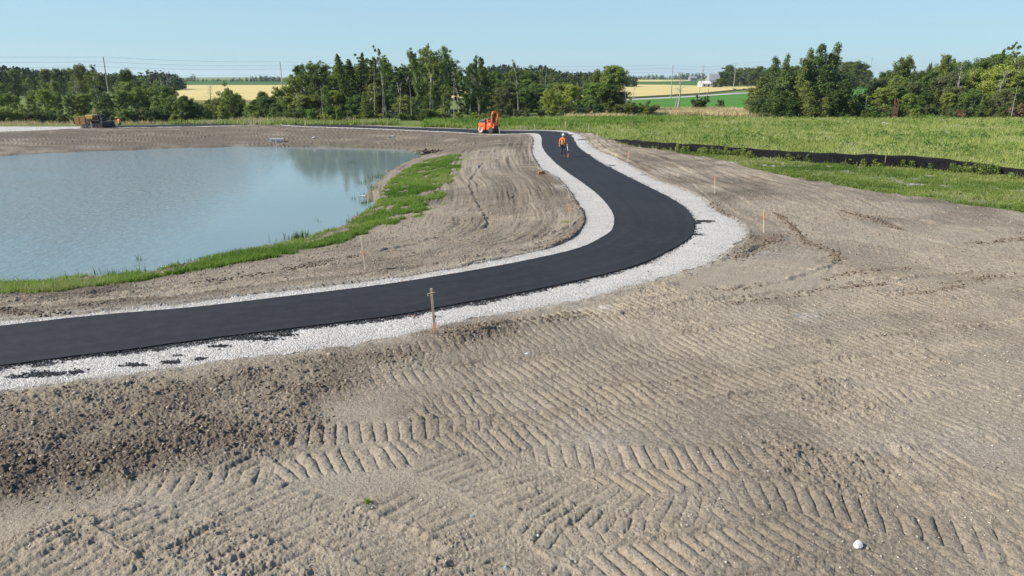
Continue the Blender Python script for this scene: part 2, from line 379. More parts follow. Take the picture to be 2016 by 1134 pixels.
def add_tracks(x, y, dcam, fine, n1, n2):
    rel = fine.copy()
    cover = np.zeros(x.shape)
    nearr = (dcam < 60).astype(float)
    # soft lines left by the blade, parallel to the edges of path and dirt
    sgv = dist_poly(x, y, POLY_GRAVEL, True, 14.0)
    inb = inside(x, y, POLY_BASIN)
    al = (x + y) / 3.0
    k = (sgv < 13.5) & (inb | (x > 6)) & (y > 12)
    ln_ = np.zeros(x.shape)
    ln_[k] = (fbm(sgv[k] / .34, al[k] * .3, 1.0, 3, 211) - .5) * .15 + (fbm(sgv[k] / .13, al[k] * .7, 1.0, 2, 212) - .5) * .06
    far_a = np.clip(1.0 + (dcam - 30) / 40, 1, 2.2)
    rel += ln_ * np.where(inb, .62, sstep(26, 32, y) * .8) * far_a * (sgv > .05) * (.4 + 1.2 * sstep(.35, .65, n1))
    dd = dist_poly(x, y, POLY_DIRT, True, 14.0)
    k = (dd < 13.5) & (x > 4) & ~inb & (y > 20)
    l2 = np.zeros(x.shape)
    l2[k] = (fbm(dd[k] / .32, al[k] * .6, 1.0, 3, 221) - .5) * .13
    rel += l2 * sstep(20, 27, y) * far_a * .8
    # older tread marks everywhere over the near ground
    nearreg = (1 - sstep(24, 31, y + (n1 - .5) * 8)) * (sgv > .6) * (~inb) * sstep(-4.5, -1.5, x + (y - 12) * .1) 
    low = (1 - sstep(10.2, 11.5, y + x * .12)) * (1 - .75 * sstep(1.5, 3.5, x)) * sstep(.32, .5, fbm(x, y, 1.8, 2, 779))
    flat = np.zeros(x.shape)
    for poly in FLATS:
        flat = np.maximum(flat, 1 - sstep(-.25, .25, sdist(x, y, poly) + (n2 - .5) * .7))
    nearreg = nearreg * (1 - flat); low = low * (1 - flat)
    fine = fine * (1 - .55 * flat); rel = rel * (1 - .55 * flat)
    rel = lanes(x, y, rel, fine, n2, R(19), .92, .235, .088, .12, nearreg * (1 - low) * (.65 + .35 * sstep(.3, .6, n1)), 701, .92)
    rel = lanes(x, y, rel, fine, n2, R(-38), .88, .24, .080, .1, low * (sgv > .6) * (~inb) * (x > -7), 702, .9)
    rel = lanes(x, y, rel, fine, n2, R(-30), .80, .26, .046, .1, sstep(.45, .6, fbm(x, y, 5.0, 2, 777)) * (x > 8) * sstep(20, 24, y) * (1 - sstep(36, 44, y)) * (sgv > 1.) * (~inb), 703, .6)
    for k, (pl, w, sp, amp, skew, cl) in enumerate(SW):
        w = w * 1.35; sp = sp * (1.22 if sp < .4 else 1)
        P = catmull([hit(a, b)[:2] for a, b in pl], 6)
        lo = P.min(0) - w; hi = P.max(0) + w
        idx = np.nonzero((x > lo[0]) & (x < hi[0]) & (y > lo[1]) & (y < hi[1]))[0]
        if len(idx) == 0:
            continue
        xx = x[idx]; yy = y[idx]
        s, t, d, L = curve_coords(xx, yy, P)
        jit = (fbm(xx, yy, .35, 2, 100 + k) - .5)
        t2 = t + jit * .14
        ph = (s + skew * t2 + jit * .03) / sp + .12 * np.sin(s * 1.7 + k)
        fr = ph - np.floor(ph)
        cell = _hash(np.floor(ph).astype(np.int64) + 5000, np.full(ph.shape, k, np.int64), 9)
        prof = np.abs(np.sin(np.pi * fr)) ** .36
        prof = prof * (.72 + .45 * cell) - .5
        am = 1.6 * amp * (.75 + .45 * sstep(.3, .7, fbm(xx, yy, 1.2, 2, 300 + k))) * (.85 + .4 * (n2[idx] - .3))
        win = (1 - sstep(w * .40, w * .52, np.abs(t2))) * sstep(-.3, .25, s + jit) * (1 - sstep(L - .25, L + .3, s + jit))
        win = win * (d < w)
        berm = np.exp(-((np.abs(t2) - w * .52) / .05) ** 2) * amp * .35 * (win * 0 + 1) * (s > 0) * (s < L)
        new = am * prof - amp * .25 + fine[idx] * (.8 + .25 * (1 - cl)) + .35 * amp * (vnoise(xx / .06, yy / .06, 900 + k) - .5)
        g = win * cl
        g = g * (1 - .0 * g)
        rel[idx] = rel[idx] * (1 - g) + new * g + berm * (.4 + n2[idx]) * (1 - g)
        cover[idx] = np.maximum(cover[idx], g)
    for k, (pl, hw, dep, rid) in enumerate(RUT):
        P = catmull([hit(a, b)[:2] for a, b in pl], 6)
        lo = P.min(0) - 1; hi = P.max(0) + 1
        idx = np.nonzero((x > lo[0]) & (x < hi[0]) & (y > lo[1]) & (y < hi[1]))[0]
        if len(idx) == 0:
            continue
        xx = x[idx]; yy = y[idx]
        s, t, d, L = curve_coords(xx, yy, P)
        t = t + (fbm(xx, yy, .5, 2, 500 + k) - .5) * .25
        e = (d < hw * 5) * sstep(.2, .65, fbm(xx, yy, .9, 2, 600 + k)) * (.35 + .9 * vnoise(xx / .13, yy / .13, 650 + k)) * .85
        f1 = np.exp(-(t / hw) ** 2); f2 = np.exp(-((t - 1.9 * hw) / hw) ** 2)
        rel[idx] += e * (-dep * f1 + rid * f2)
    return rel, cover

# ------------------------------------------------------------------ node helpers
def new_mat(name):
    m = bpy.data.materials.new(name); m.use_nodes = True
    nt = m.node_tree; nt.nodes.clear()
    out = nt.nodes.new('ShaderNodeOutputMaterial')
    b = nt.nodes.new('ShaderNodeBsdfPrincipled')
    nt.links.new(b.outputs[0], out.inputs[0])
    return m, nt, b

def N(nt, t, **kw):
    n = nt.nodes.new(t)
    for k, v in kw.items():
        if k.startswith('i_'):
            n.inputs[k[2:].replace('_', ' ')].default_value = v
        elif k.startswith('n'):
            n.inputs[int(k[1:])].default_value = v
        else:
            setattr(n, k, v)
    return n

def noise(nt, scale, detail=3, rough=.55, coord=None, dist=0):
    n = nt.nodes.new('ShaderNodeTexNoise')
    n.inputs['Scale'].default_value = scale; n.inputs['Detail'].default_value = detail
    n.inputs['Roughness'].default_value = rough; n.inputs['Distortion'].default_value = dist
    if coord is not None:
        nt.links.new(coord, n.inputs['Vector'])
    return n

def ramp(nt, src, p0, p1, c0=(0, 0, 0, 1), c1=(1, 1, 1, 1)):
    n = nt.nodes.new('ShaderNodeValToRGB')
    n.color_ramp.elements[0].position = p0; n.color_ramp.elements[1].position = p1
    n.color_ramp.elements[0].color = c0 if len(c0) == 4 else (*c0, 1)
    n.color_ramp.elements[1].color = c1 if len(c1) == 4 else (*c1, 1)
    nt.links.new(src, n.inputs[0])
    return n

def mix(nt, fac, a, b, mode='MIX'):
    n = nt.nodes.new('ShaderNodeMix'); n.data_type = 'RGBA'; n.blend_type = mode
    n.clamp_factor = True
    for idx, v in ((0, fac), (6, a), (7, b)):
        if isinstance(v, (int, float)):
            n.inputs[idx].default_value = v
        elif isinstance(v, tuple):
            n.inputs[idx].default_value = v if len(v) == 4 else (*v, 1)
        else:
            nt.links.new(v, n.inputs[idx])
    return n.outputs[2]

def math_n(nt, op, a, b=0.0, clamp=False):
    n = nt.nodes.new('ShaderNodeMath'); n.operation = op; n.use_clamp = clamp
    for i, v in enumerate((a, b)):
        if isinstance(v, (int, float)):
            n.inputs[i].default_value = v
        else:
            nt.links.new(v, n.inputs[i])
    return n.outputs[0]

def coords(nt, obj=True):
    n = nt.nodes.new('ShaderNodeTexCoord')
    return n.outputs['Object']

def geo_pos(nt):
    return nt.nodes.new('ShaderNodeNewGeometry').outputs['Position']

def attr(nt, name):
    n = nt.nodes.new('ShaderNodeAttribute'); n.attribute_name = name
    return n

def bump(nt, b, height, strength=.5, distance=.02):
    n = nt.nodes.new('ShaderNodeBump')
    n.inputs['Strength'].default_value = strength; n.inputs['Distance'].default_value = distance
    nt.links.new(height, n.inputs['Height'])
    nt.links.new(n.outputs[0], b.inputs['Normal'])
    return n

def simple(name, col, rough=.6, metal=0., var=.12, scale=6., bumpd=0.0, spec=.5, dirt=None, dirt_amt=.3):
    m, nt, b = new_mat(name)
    c = geo_pos(nt) if False else coords(nt)
    n = noise(nt, scale, 5, .6, c)
    dark = tuple(v * (1 - var) for v in col); lite = tuple(min(1, v * (1 + var)) for v in col)
    r = ramp(nt, n.outputs[0], .3, .7, dark, lite)
    out = r.outputs[0]
    if dirt:
        n2 = noise(nt, scale * .4, 5, .7, c)
        r2 = ramp(nt, n2.outputs[0], .5, .7)
        f = math_n(nt, 'MULTIPLY', r2.outputs[0], dirt_amt)
        out = mix(nt, f, out, dirt)
    nt.links.new(out, b.inputs['Base Color'])
    b.inputs['Roughness'].default_value = rough; b.inputs['Metallic'].default_value = metal
    b.inputs['Specular IOR Level'].default_value = spec
    if bumpd:
        bump(nt, b, n.outputs[0], .6, bumpd)
    return m

# ------------------------------------------------------------------ materials
def mat_ground():
    m, nt, b = new_mat('soil')
    p = geo_pos(nt)
    a = attr(nt, 'mask')
    sep = N(nt, 'ShaderNodeSeparateColor'); nt.links.new(a.outputs['Color'], sep.inputs[0])
    grass, wet, pale = sep.outputs[0], sep.outputs[1], sep.outputs[2]
    n1 = noise(nt, .35, 5, .6, p); n2 = noise(nt, 2.2, 6, .65, p); n3 = noise(nt, 16, 5, .7, p); n4 = noise(nt, 60, 3, .6, p)
    dry = mix(nt, ramp(nt, n2.outputs[0], .32, .68).outputs[0], (.264, .215, .157), (.392, .328, .246))
    dry = mix(nt, ramp(nt, n1.outputs[0], .35, .65).outputs[0], dry, (.340, .288, .218))
    moist = mix(nt, ramp(nt, n3.outputs[0], .35, .65).outputs[0], (.098, .078, .057), (.200, .164, .122))
    c = mix(nt, wet, dry, moist)
    # small grain: dark crumbs and pale grit
    g1 = ramp(nt, n3.outputs[0], .34, .50, (.42, .40, .38), (1.06, 1.06, 1.06))
    c = mix(nt, .65, c, g1.outputs[0], 'MULTIPLY')
    vo = N(nt, 'ShaderNodeTexVoronoi'); vo.inputs['Scale'].default_value = 22; nt.links.new(p, vo.inputs['Vector'])
    vs = N(nt, 'ShaderNodeSeparateColor'); nt.links.new(vo.outputs['Color'], vs.inputs[0])
    pick = ramp(nt, vs.outputs[0], .955, .965)
    core = ramp(nt, vo.outputs['Distance'], .28, .34, (1, 1, 1), (0, 0, 0))
    c = mix(nt, math_n(nt, 'MULTIPLY', math_n(nt, 'MULTIPLY', pick.outputs[0], core.outputs[0]), .8), c, (.52, .47, .41))
    c = mix(nt, math_n(nt, 'MULTIPLY', pale, .8), c, mix(nt, ramp(nt, n3.outputs[0], .4, .6).outputs[0], (.30, .27, .23), (.52, .49, .45)))
    gn = noise(nt, 1.1, 6, .7, p)
    gc = mix(nt, ramp(nt, gn.outputs[0], .35, .65).outputs[0], (.100, .145, .030), (.170, .215, .060))
    gc = mix(nt, ramp(nt, n3.outputs[0], .5, .72).outputs[0], gc, (.18, .17, .09))
    c = mix(nt, grass, c, gc)
    nt.links.new(c, b.inputs['Base Color'])
    b.inputs['Roughness'].default_value = .95; b.inputs['Specular IOR Level'].default_value = .15
    hs = math_n(nt, 'ADD', math_n(nt, 'MULTIPLY', n3.outputs[0], 1.0), math_n(nt, 'MULTIPLY', n4.outputs[0], .45))
    bump(nt, b, hs, 1.0, .05)
    return m

def mat_gravel():
    m, nt, b = new_mat('crushed_limestone')
    p = geo_pos(nt)
    vo = N(nt, 'ShaderNodeTexVoronoi'); vo.inputs['Scale'].default_value = 30; nt.links.new(p, vo.inputs['Vector'])
    vs = N(nt, 'ShaderNodeSeparateColor'); nt.links.new(vo.outputs['Color'], vs.inputs[0])
    cr = ramp(nt, vs.outputs[0], 0, 1, (.38, .36, .33), (.81, .765, .70))
    cr.color_ramp.elements.new(.35).color = (.60, .57, .525, 1)
    n1 = noise(nt, .8, 5, .65, p); n2 = noise(nt, 9, 4, .7, p)
    c = mix(nt, math_n(nt, 'MULTIPLY', ramp(nt, n1.outputs[0], .45, .7).outputs[0], .35), cr.outputs[0], (.42, .38, .32))
    edge = ramp(nt, vo.outputs['Distance'], .42, .62, (1, 1, 1), (.55, .54, .52))
    c = mix(nt, .6, c, edge.outputs[0], 'MULTIPLY')
    a = attr(nt, 'mask'); sep = N(nt, 'ShaderNodeSeparateColor'); nt.links.new(a.outputs['Color'], sep.inputs[0])
    c = mix(nt, sep.outputs[0], c, (.035, .036, .038))
    c = mix(nt, sep.outputs[1], c, (.27, .225, .175))
    c = mix(nt, sep.outputs[2], c, (.62, .28, .22))
    nt.links.new(c, b.inputs['Base Color'])
    b.inputs['Roughness'].default_value = .92; b.inputs['Specular IOR Level'].default_value = .2
    hs = math_n(nt, 'ADD', vs.outputs[1], math_n(nt, 'MULTIPLY', math_n(nt, 'SUBTRACT', 1, vo.outputs['Distance']), 1.0))
    hs = math_n(nt, 'ADD', hs, n2.outputs[0])
    bump(nt, b, hs, .9, .028)
    return m

def mat_asphalt():
    m, nt, b = new_mat('fresh_asphalt')
    p = geo_pos(nt)
    n1 = noise(nt, .25, 5, .6, p); n2 = noise(nt, 3, 5, .6, p); n3 = noise(nt, 90, 3, .7, p)
    c = mix(nt, ramp(nt, n1.outputs[0], .3, .7).outputs[0], (.0165, .0160, .0165), (.0255, .0248, .0255))
    c = mix(nt, math_n(nt, 'MULTIPLY', ramp(nt, n2.outputs[0], .45, .7).outputs[0], .35), c, (.043, .044, .049))
    c = mix(nt, .5, c, ramp(nt, n3.outputs[0], .3, .7, (.7, .7, .7), (1.25, 1.25, 1.25)).outputs[0], 'MULTIPLY')
    nt.links.new(c, b.inputs['Base Color'])
    la = attr(nt, 'lat'); cb = nt.nodes.new('ShaderNodeCombineXYZ')
    wb_ = math_n(nt, 'ADD', math_n(nt, 'MULTIPLY', la.outputs['Fac'], 7.0), math_n(nt, 'MULTIPLY', n1.outputs[0], .8))
    nt.links.new(wb_, cb.inputs[0])
    n5 = noise(nt, 1.0, 2, .5, cb.outputs[0])
    c = mix(nt, .6, c, ramp(nt, n5.outputs[0], .35, .65, (.78, .78, .78), (1.28, 1.28, 1.28)).outputs[0], 'MULTIPLY')
    nt.links.new(c, b.inputs['Base Color'])
    b.inputs['Roughness'].default_value = .7
    b.inputs['Specular IOR Level'].default_value = .24
    bump(nt, b, n3.outputs[0], .6, .010)
    return m

def mat_water():
    m, nt, b = new_mat('pond_water')
    p = geo_pos(nt)
    mp = N(nt, 'ShaderNodeMapping'); mp.inputs['Scale'].default_value = (1.0, .55, 1); nt.links.new(p, mp.inputs['Vector'])
    mp.inputs['Rotation'].default_value = (0, 0, R(18))
    n1 = noise(nt, 2.6, 4, .6, mp.outputs[0], .4); n2 = noise(nt, 7, 3, .6, mp.outputs[0])
    area = noise(nt, .05, 3, .5, p)
    # calmer towards the right-hand shore
    sx = N(nt, 'ShaderNodeSeparateXYZ'); nt.links.new(p, sx.inputs[0])
    calm = N(nt, 'ShaderNodeMapRange'); nt.links.new(math_n(nt, 'ADD', sx.outputs[0], math_n(nt, 'MULTIPLY', math_n(nt, 'SUBTRACT', sx.outputs[1], 30.), .25)), calm.inputs['Value'])
    calm.inputs['From Min'].default_value = -21; calm.inputs['From Max'].default_value = -12
    calm.inputs['To Min'].default_value = 1; calm.inputs['To Max'].default_value = .03
    amp = math_n(nt, 'MULTIPLY', calm.outputs[0], ramp(nt, area.outputs[0], .3, .62, (.35, .35, .35), (1, 1, 1)).outputs[0])
    hs = math_n(nt, 'ADD', n1.outputs[0], math_n(nt, 'MULTIPLY', n2.outputs[0], .4))
    hs = math_n(nt, 'MULTIPLY', hs, amp)
    bp = bump(nt, b, hs, 1.0, .17)
    deep = mix(nt, ramp(nt, area.outputs[0], .35, .65).outputs[0], (.160, .215, .215), (.205, .255, .245))
    nt.links.new(deep, b.inputs['Base Color'])
    b.inputs['Roughness'].default_value = .06
    b.inputs['IOR'].default_value = 1.333
    b.inputs['Specular IOR Level'].default_value = .5
    return m

def mat_foliage(name, dark, lite, dry=None, dry_amt=0.0, transl=.36, hue=.06):
    m = bpy.data.materials.new(name); m.use_nodes = True
    nt = m.node_tree; nt.nodes.clear()
    out = nt.nodes.new('ShaderNodeOutputMaterial')
    b = nt.nodes.new('ShaderNodeBsdfPrincipled')
    a = attr(nt, 'tint')
    oi = nt.nodes.new('ShaderNodeObjectInfo')
    c = mix(nt, a.outputs['Fac'], dark, lite)
    if dry:
        r = ramp(nt, a.outputs['Fac'], .80, .98)
        c = mix(nt, math_n(nt, 'MULTIPLY', r.outputs[0], dry_amt), c, dry)
    hsv = nt.nodes.new('ShaderNodeHueSaturation')
    nt.links.new(c, hsv.inputs['Color'])
    mr = N(nt, 'ShaderNodeMapRange'); nt.links.new(oi.outputs['Random'], mr.inputs['Value'])
    mr.inputs['To Min'].default_value = .5 - hue * .5; mr.inputs['To Max'].default_value = .5 + hue * .35
    nt.links.new(mr.outputs[0], hsv.inputs['Hue'])
    m2 = N(nt, 'ShaderNodeMapRange'); nt.links.new(oi.outputs['Random'], m2.inputs['Value'])
    m2.inputs['To Min'].default_value = 1.2; m2.inputs['To Max'].default_value = .75
    nt.links.new(m2.outputs[0], hsv.inputs['Value'])
    nt.links.new(hsv.outputs[0], b.inputs['Base Color'])
    b.inputs['Roughness'].default_value = .6; b.inputs['Specular IOR Level'].default_value = .25
    t = nt.nodes.new('ShaderNodeBsdfTranslucent')
    nt.links.new(hsv.outputs[0], t.inputs['Color'])
    mx = nt.nodes.new('ShaderNodeMixShader'); mx.inputs[0].default_value = transl
    nt.links.new(b.outputs[0], mx.inputs[1]); nt.links.new(t.outputs[0], mx.inputs[2])
    nt.links.new(mx.outputs[0], out.inputs[0])
    return m

def mat_field(name, c0, c1, sc=.05, rows=None):
    m, nt, b = new_mat(name)
    p = geo_pos(nt)
    n1 = noise(nt, sc, 6, .6, p); n2 = noise(nt, 1.5, 4, .6, p)
    mp = N(nt, 'ShaderNodeMapping'); mp.inputs['Scale'].default_value = (.02, .35, 1); nt.links.new(p, mp.inputs['Vector'])
    n3 = noise(nt, 1, 4, .6, mp.outputs[0])
    f = math_n(nt, 'ADD', math_n(nt, 'MULTIPLY', n1.outputs[0], .5), math_n(nt, 'MULTIPLY', n3.outputs[0], .5))
    c = mix(nt, ramp(nt, f, .4, .6).outputs[0], c0, c1)
    c = mix(nt, .3, c, ramp(nt, n2.outputs[0], .3, .7, (.7, .7, .7), (1.15, 1.15, 1.15)).outputs[0], 'MULTIPLY')
    nt.links.new(c, b.inputs['Base Color'])
    b.inputs['Roughness'].default_value = .9; b.inputs['Specular IOR Level'].default_value = .1
    return m

M = {}
M['soil'] = mat_ground(); M['gravel'] = mat_gravel(); M['asphalt'] = mat_asphalt(); M['water'] = mat_water()
M['leaf_dark'] = mat_foliage('leaves_dark', (.062, .100, .022), (.165, .225, .056))
M['leaf_mid'] = mat_foliage('leaves_mid', (.100, .160, .028), (.265, .345, .082))
M['leaf_bright'] = mat_foliage('leaves_bright', (.140, .210, .026), (.330, .420, .080))
M['leaf_olive'] = mat_foliage('leaves_olive', (.085, .115, .040), (.200, .235, .095), (.30, .21, .11), .6)
M['leaf_vine'] = mat_foliage('leaves_vine', (.062, .102, .024), (.185, .250, .070), (.24, .19, .10), .4)
M['leaf_rust'] = mat_foliage('leaves_rust', (.20, .13, .065), (.38, .26, .15), hue=.02)
M['leaf_far'] = mat_foliage('leaves_far', (.022, .046, .026), (.045, .080, .040), transl=.1)
M['grass_bright'] = mat_foliage('grass_bright', (.125, .225, .024), (.320, .430, .080), (.42, .38, .18), .5, .35)
M['grass_verge'] = mat_foliage('grass_verge', (.120, .190, .028), (.340, .390, .090), (.44, .40, .22), .6, .35)
M['grass_meadow'] = mat_foliage('grass_meadow', (.190, .260, .050), (.400, .460, .150), (.46, .42, .27), .8, .35)
M['grass_dry'] = mat_foliage('grass_dry', (.36, .30, .14), (.62, .53, .30), None, 0, .35, .02)
M['reed'] = mat_foliage('reeds', (.05, .10, .03), (.10, .18, .05), None, 0, .2)
M['bark'] = simple('bark', (.16, .135, .11), .9, 0, .35, 3, .01)
M['bark_pale'] = simple('bark_pale', (.42, .39, .34), .85, 0, .3, 2, .01)
M['bark_grey'] = simple('bark_grey', (.30, .27, .24), .9, 0, .3, 3, .01)
M['clod'] = simple('clod_soil', (.150, .115, .082), .95, 0, .35, 9, .006, .1)
M['pebble'] = simple('pebble_stone', (.44, .39, .32), .8, 0, .25, 14, .003)
M['clod_dry'] = simple('dry_clod_soil', (.300, .240, .178), .95, 0, .3, 9, .006, .1)
M['stone'] = simple('stone', (.52, .505, .475), .8, 0, .25, 14, .004)
M['stone_grey'] = simple('grey_stone', (.26, .28, .28), .75, 0, .25, 20, .003)
M['crumb'] = simple('asphalt_crumbs', (.022, .022, .024), .8, 0, .3, 20)
M['wood'] = simple('stake_wood', (.66, .54, .38), .8, 0, .22, 9, .002)
M['wood_grey'] = simple('weathered_wood', (.42, .31, .21), .85, 0, .3, 7, .003)
M['orange_paint'] = simple('fluorescent_orange', (.85, .32, .18), .6, 0, .12, 12)
M['pole'] = simple('pole_wood', (.34, .31, .28), .85, 0, .25, 1.5)
M['cable'] = simple('cable', (.10, .10, .11), .5, .3)
M['wheat'] = mat_field('ripe_wheat', (.50, .40, .155), (.60, .49, .22))
M['crop'] = mat_field('green_crop', (.065, .175, .025), (.085, .215, .035))
M['crop2'] = mat_field('dark_green_crop', (.050, .120, .030), (.070, .150, .040))
M['road'] = simple('gravel_road_surface', (.42, .40, .38), .95, 0, .1, .5)
M['silt'] = simple('silt_fabric', (.011, .011, .012), .95, 0, .4, 3, .006, .1)

# ------------------------------------------------------------------ mesh helpers
def mesh_arrays(name, V, Fc, mats, parent=None, smooth=False, tint=None, mask=None, matidx=None):
    me = bpy.data.meshes.new(name)
    V = np.asarray(V, np.float32); Fc = np.asarray(Fc, np.int32)
    k = Fc.shape[1]
    me.vertices.add(len(V)); me.vertices.foreach_set('co', V.ravel())
    me.loops.add(Fc.size); me.loops.foreach_set('vertex_index', Fc.ravel())
    me.polygons.add(len(Fc))
    me.polygons.foreach_set('loop_start', np.arange(0, Fc.size, k, dtype=np.int32))
    me.polygons.foreach_set('loop_total', np.full(len(Fc), k, np.int32))
    if smooth:
        me.polygons.foreach_set('use_smooth', np.ones(len(Fc), bool))
    me.update(calc_edges=True)
    if tint is not None:
        a = me.attributes.new('tint', 'FLOAT', 'POINT'); a.data.foreach_set('value', np.asarray(tint, np.float32))
    if mask is not None:
        a = me.attributes.new('mask', 'FLOAT_COLOR', 'POINT'); a.data.foreach_set('color', np.asarray(mask, np.float32).ravel())
    for mt in (mats if isinstance(mats, (list, tuple)) else [mats]):
        me.materials.append(mt)
    if matidx is not None:
        me.polygons.foreach_set('material_index', np.asarray(matidx, np.int32))
    o = bpy.data.objects.new(name, me); COL.objects.link(o)
    if parent:
        o.parent = parent
    return o

def tag(o, label=None, cat=None, group=None, kind=None):
    if label: o['label'] = label
    if cat: o['category'] = cat
    if group: o['group'] = group
    if kind: o['kind'] = kind
    return o

def empty(name, loc, rz=0, label=None, cat=None, group=None):
    o = bpy.data.objects.new(name, None); COL.objects.link(o)
    o.location = loc; o.rotation_euler = (0, 0, rz); o.empty_display_size = .3
    return tag(o, label, cat, group)

class MB:
    def __init__(s):
        s.bm = bmesh.new()
    def box(s, c, size, rot=None, bev=0.0, taper=None):
        r = bmesh.ops.create_cube(s.bm, size=1.0)
        vs = r['verts']
        for v in vs:
            v.co = Vector((v.co.x * size[0], v.co.y * size[1], v.co.z * size[2]))
            if taper and v.co.z > 0:
                v.co.x *= taper[0]; v.co.y *= taper[1]
        if bev:
            es = list({e for v in vs for e in v.link_edges})
            rr = bmesh.ops.bevel(s.bm, geom=es, offset=bev, segments=2, affect='EDGES', profile=.5)
            vs = list({v for f in rr['faces'] for v in f.verts} | {v for v in vs if v.is_valid})
        mt = Matrix.Translation(c) @ (Matrix.Rotation(rot[1], 4, rot[0]) if rot else Matrix())
        for v in vs:
            v.co = mt @ v.co
        return s
    def tube(s, pts, r, seg=8, caps=True):
        pts = [Vector(p) for p in pts]
        rs = r if isinstance(r, (list, tuple)) else [r] * len(pts)
        rings = []
        for i, p in enumerate(pts):
            d = (pts[min(i + 1, len(pts) - 1)] - pts[max(i - 1, 0)]).normalized()
            up = Vector((0, 0, 1)) if abs(d.z) < .9 else Vector((1, 0, 0))
            a = d.cross(up).normalized(); b = d.cross(a).normalized()
            rings.append([s.bm.verts.new(p + (a * math.cos(t) + b * math.sin(t)) * rs[i]) for t in [2 * math.pi * k / seg for k in range(seg)]])
        for i in range(len(rings) - 1):
            for k in range(seg):
                s.bm.faces.new((rings[i][k], rings[i][(k + 1) % seg], rings[i + 1][(k + 1) % seg], rings[i + 1][k]))
        if caps:
            s.bm.faces.new(rings[0][::-1]); s.bm.faces.new(rings[-1])
        return s
    def prism(s, prof, y0, y1, bev=0.0):
        """profile in xz extruded along y"""
        a = [s.bm.verts.new((x, y0, z)) for x, z in prof]; b = [s.bm.verts.new((x, y1, z)) for x, z in prof]
        n = len(prof); fs = [s.bm.faces.new(a), s.bm.faces.new(b[::-1])]
        for i in range(n):
            fs.append(s.bm.faces.new((a[i], b[i], b[(i + 1) % n], a[(i + 1) % n])))
        if bev:
            es = list({e for f in fs for e in f.edges})
            bmesh.ops.bevel(s.bm, geom=es, offset=bev, segments=2, affect='EDGES', profile=.5)
        return s
    def lathe_y(s, c, prof, seg=28):
        """profile (r, y) turned about the y axis"""
        rings = []
        for r, y in prof:
            rings.append([s.bm.verts.new((c[0] + r * math.cos(t), c[1] + y, c[2] + r * math.sin(t))) for t in [2 * math.pi * k / seg for k in range(seg)]])
        for i in range(len(rings) - 1):
            for k in range(seg):
                s.bm.faces.new((rings[i][k], rings[i][(k + 1) % seg], rings[i + 1][(k + 1) % seg], rings[i + 1][k]))
        s.bm.faces.new(rings[0][::-1]); s.bm.faces.new(rings[-1])
        return s
    def build(s, name, mat, parent=None, smooth=False):
        bmesh.ops.recalc_face_normals(s.bm, faces=s.bm.faces)
        me = bpy.data.meshes.new(name); s.bm.to_mesh(me); s.bm.free()
        if smooth:
            for p in me.polygons: p.use_smooth = True
        me.materials.append(mat)
        o = bpy.data.objects.new(name, me); COL.objects.link(o)
        if parent: o.parent = parent
        return o

# ------------------------------------------------------------------ ground sheet (one sheet to the horizon, finer near the viewer's stretch of ground)
ang = np.concatenate([np.linspace(-180, -75, 22)[:-1], np.linspace(-75, -41, 60)[:-1], np.linspace(-41, 41, 1500), np.linspace(41, 75, 60)[1:], np.linspace(75, 180, 22)[1:]])
ang = np.radians(ang[:-1])
rad = [0.4]
while rad[-1] < 5.5: rad.append(rad[-1] * 1.10)
while rad[-1] < 30: rad.append(rad[-1] * 1.0022)
while rad[-1] < 130: rad.append(rad[-1] * 1.0048)
while rad[-1] < 4500: rad.append(rad[-1] * 1.05)
rad = np.array(rad)
NA, NR = len(ang), len(rad)
AA, RR = np.meshgrid(ang, rad)
GX = (np.sin(AA) * RR).ravel(); GY = (np.cos(AA) * RR).ravel(); GD = RR.ravel()
GZ = base_h(GX, GY)
h0, fine, dirt, wet, rough, gn1, gn2 = detail_h(GX, GY, GZ, GD)
rel, cover = add_tracks(GX, GY, GD, fine, gn1, gn2)
sg = sdist(GX, GY, POLY_GRAVEL)
sg_j = sg + (fbm(GX, GY, .5, 3, 55) - .5) * .42 + (vnoise(GX / .06, GY / .06, 56) - .5) * .07
ing = sg_j < 0
edge_f = sstep(0, .5, sg)            # soil relief fades at the gravel, with a low lip of pushed-up soil
lip = np.exp(-((sg - .16) / .13) ** 2) * .05 * sstep(.4, .65, gn2) * (sg > 0)
sgr = np.zeros(GX.shape)
ga = sdist(GX, GY, GRASS_A) + (fbm(GX, GY, .8, 3, 61) - .5) * 1.3
gb = sdist(GX, GY, GRASS_B) + (gn2 - .5) * .6
STRIP_ = np.vstack([np.array([G(a, b) for a, b in [(1205, 275), (1300, 294), (1390, 310), (1500, 336), (1610, 358), (1750, 381), (1900, 403), (2016, 419), (2400, 476)]]), np.array([G(2400, 408), G(2016, 352), G(1800, 333), (G(1520, 313)), G(1300, 294)])])
grassy = np.maximum(1 - dirt, np.maximum((1 - sstep(-.2, .25, ga)) * .75 * sstep(.40, .54, fbm(GX, GY, .9, 3, 61) + .09 * (GY < 33)), (1 - sstep(-.2, .2, gb)) * .2 * sstep(.45, .6, gn2)))
land = GD < 130
Z = GZ + (h0 + rel * (dirt * (.25 + .75 * edge_f)) + lip) * land + (1 - dirt) * .06 * (gn2 - .5) * land
Z = np.where(sg_j < -.05, GZ - .05, Z)
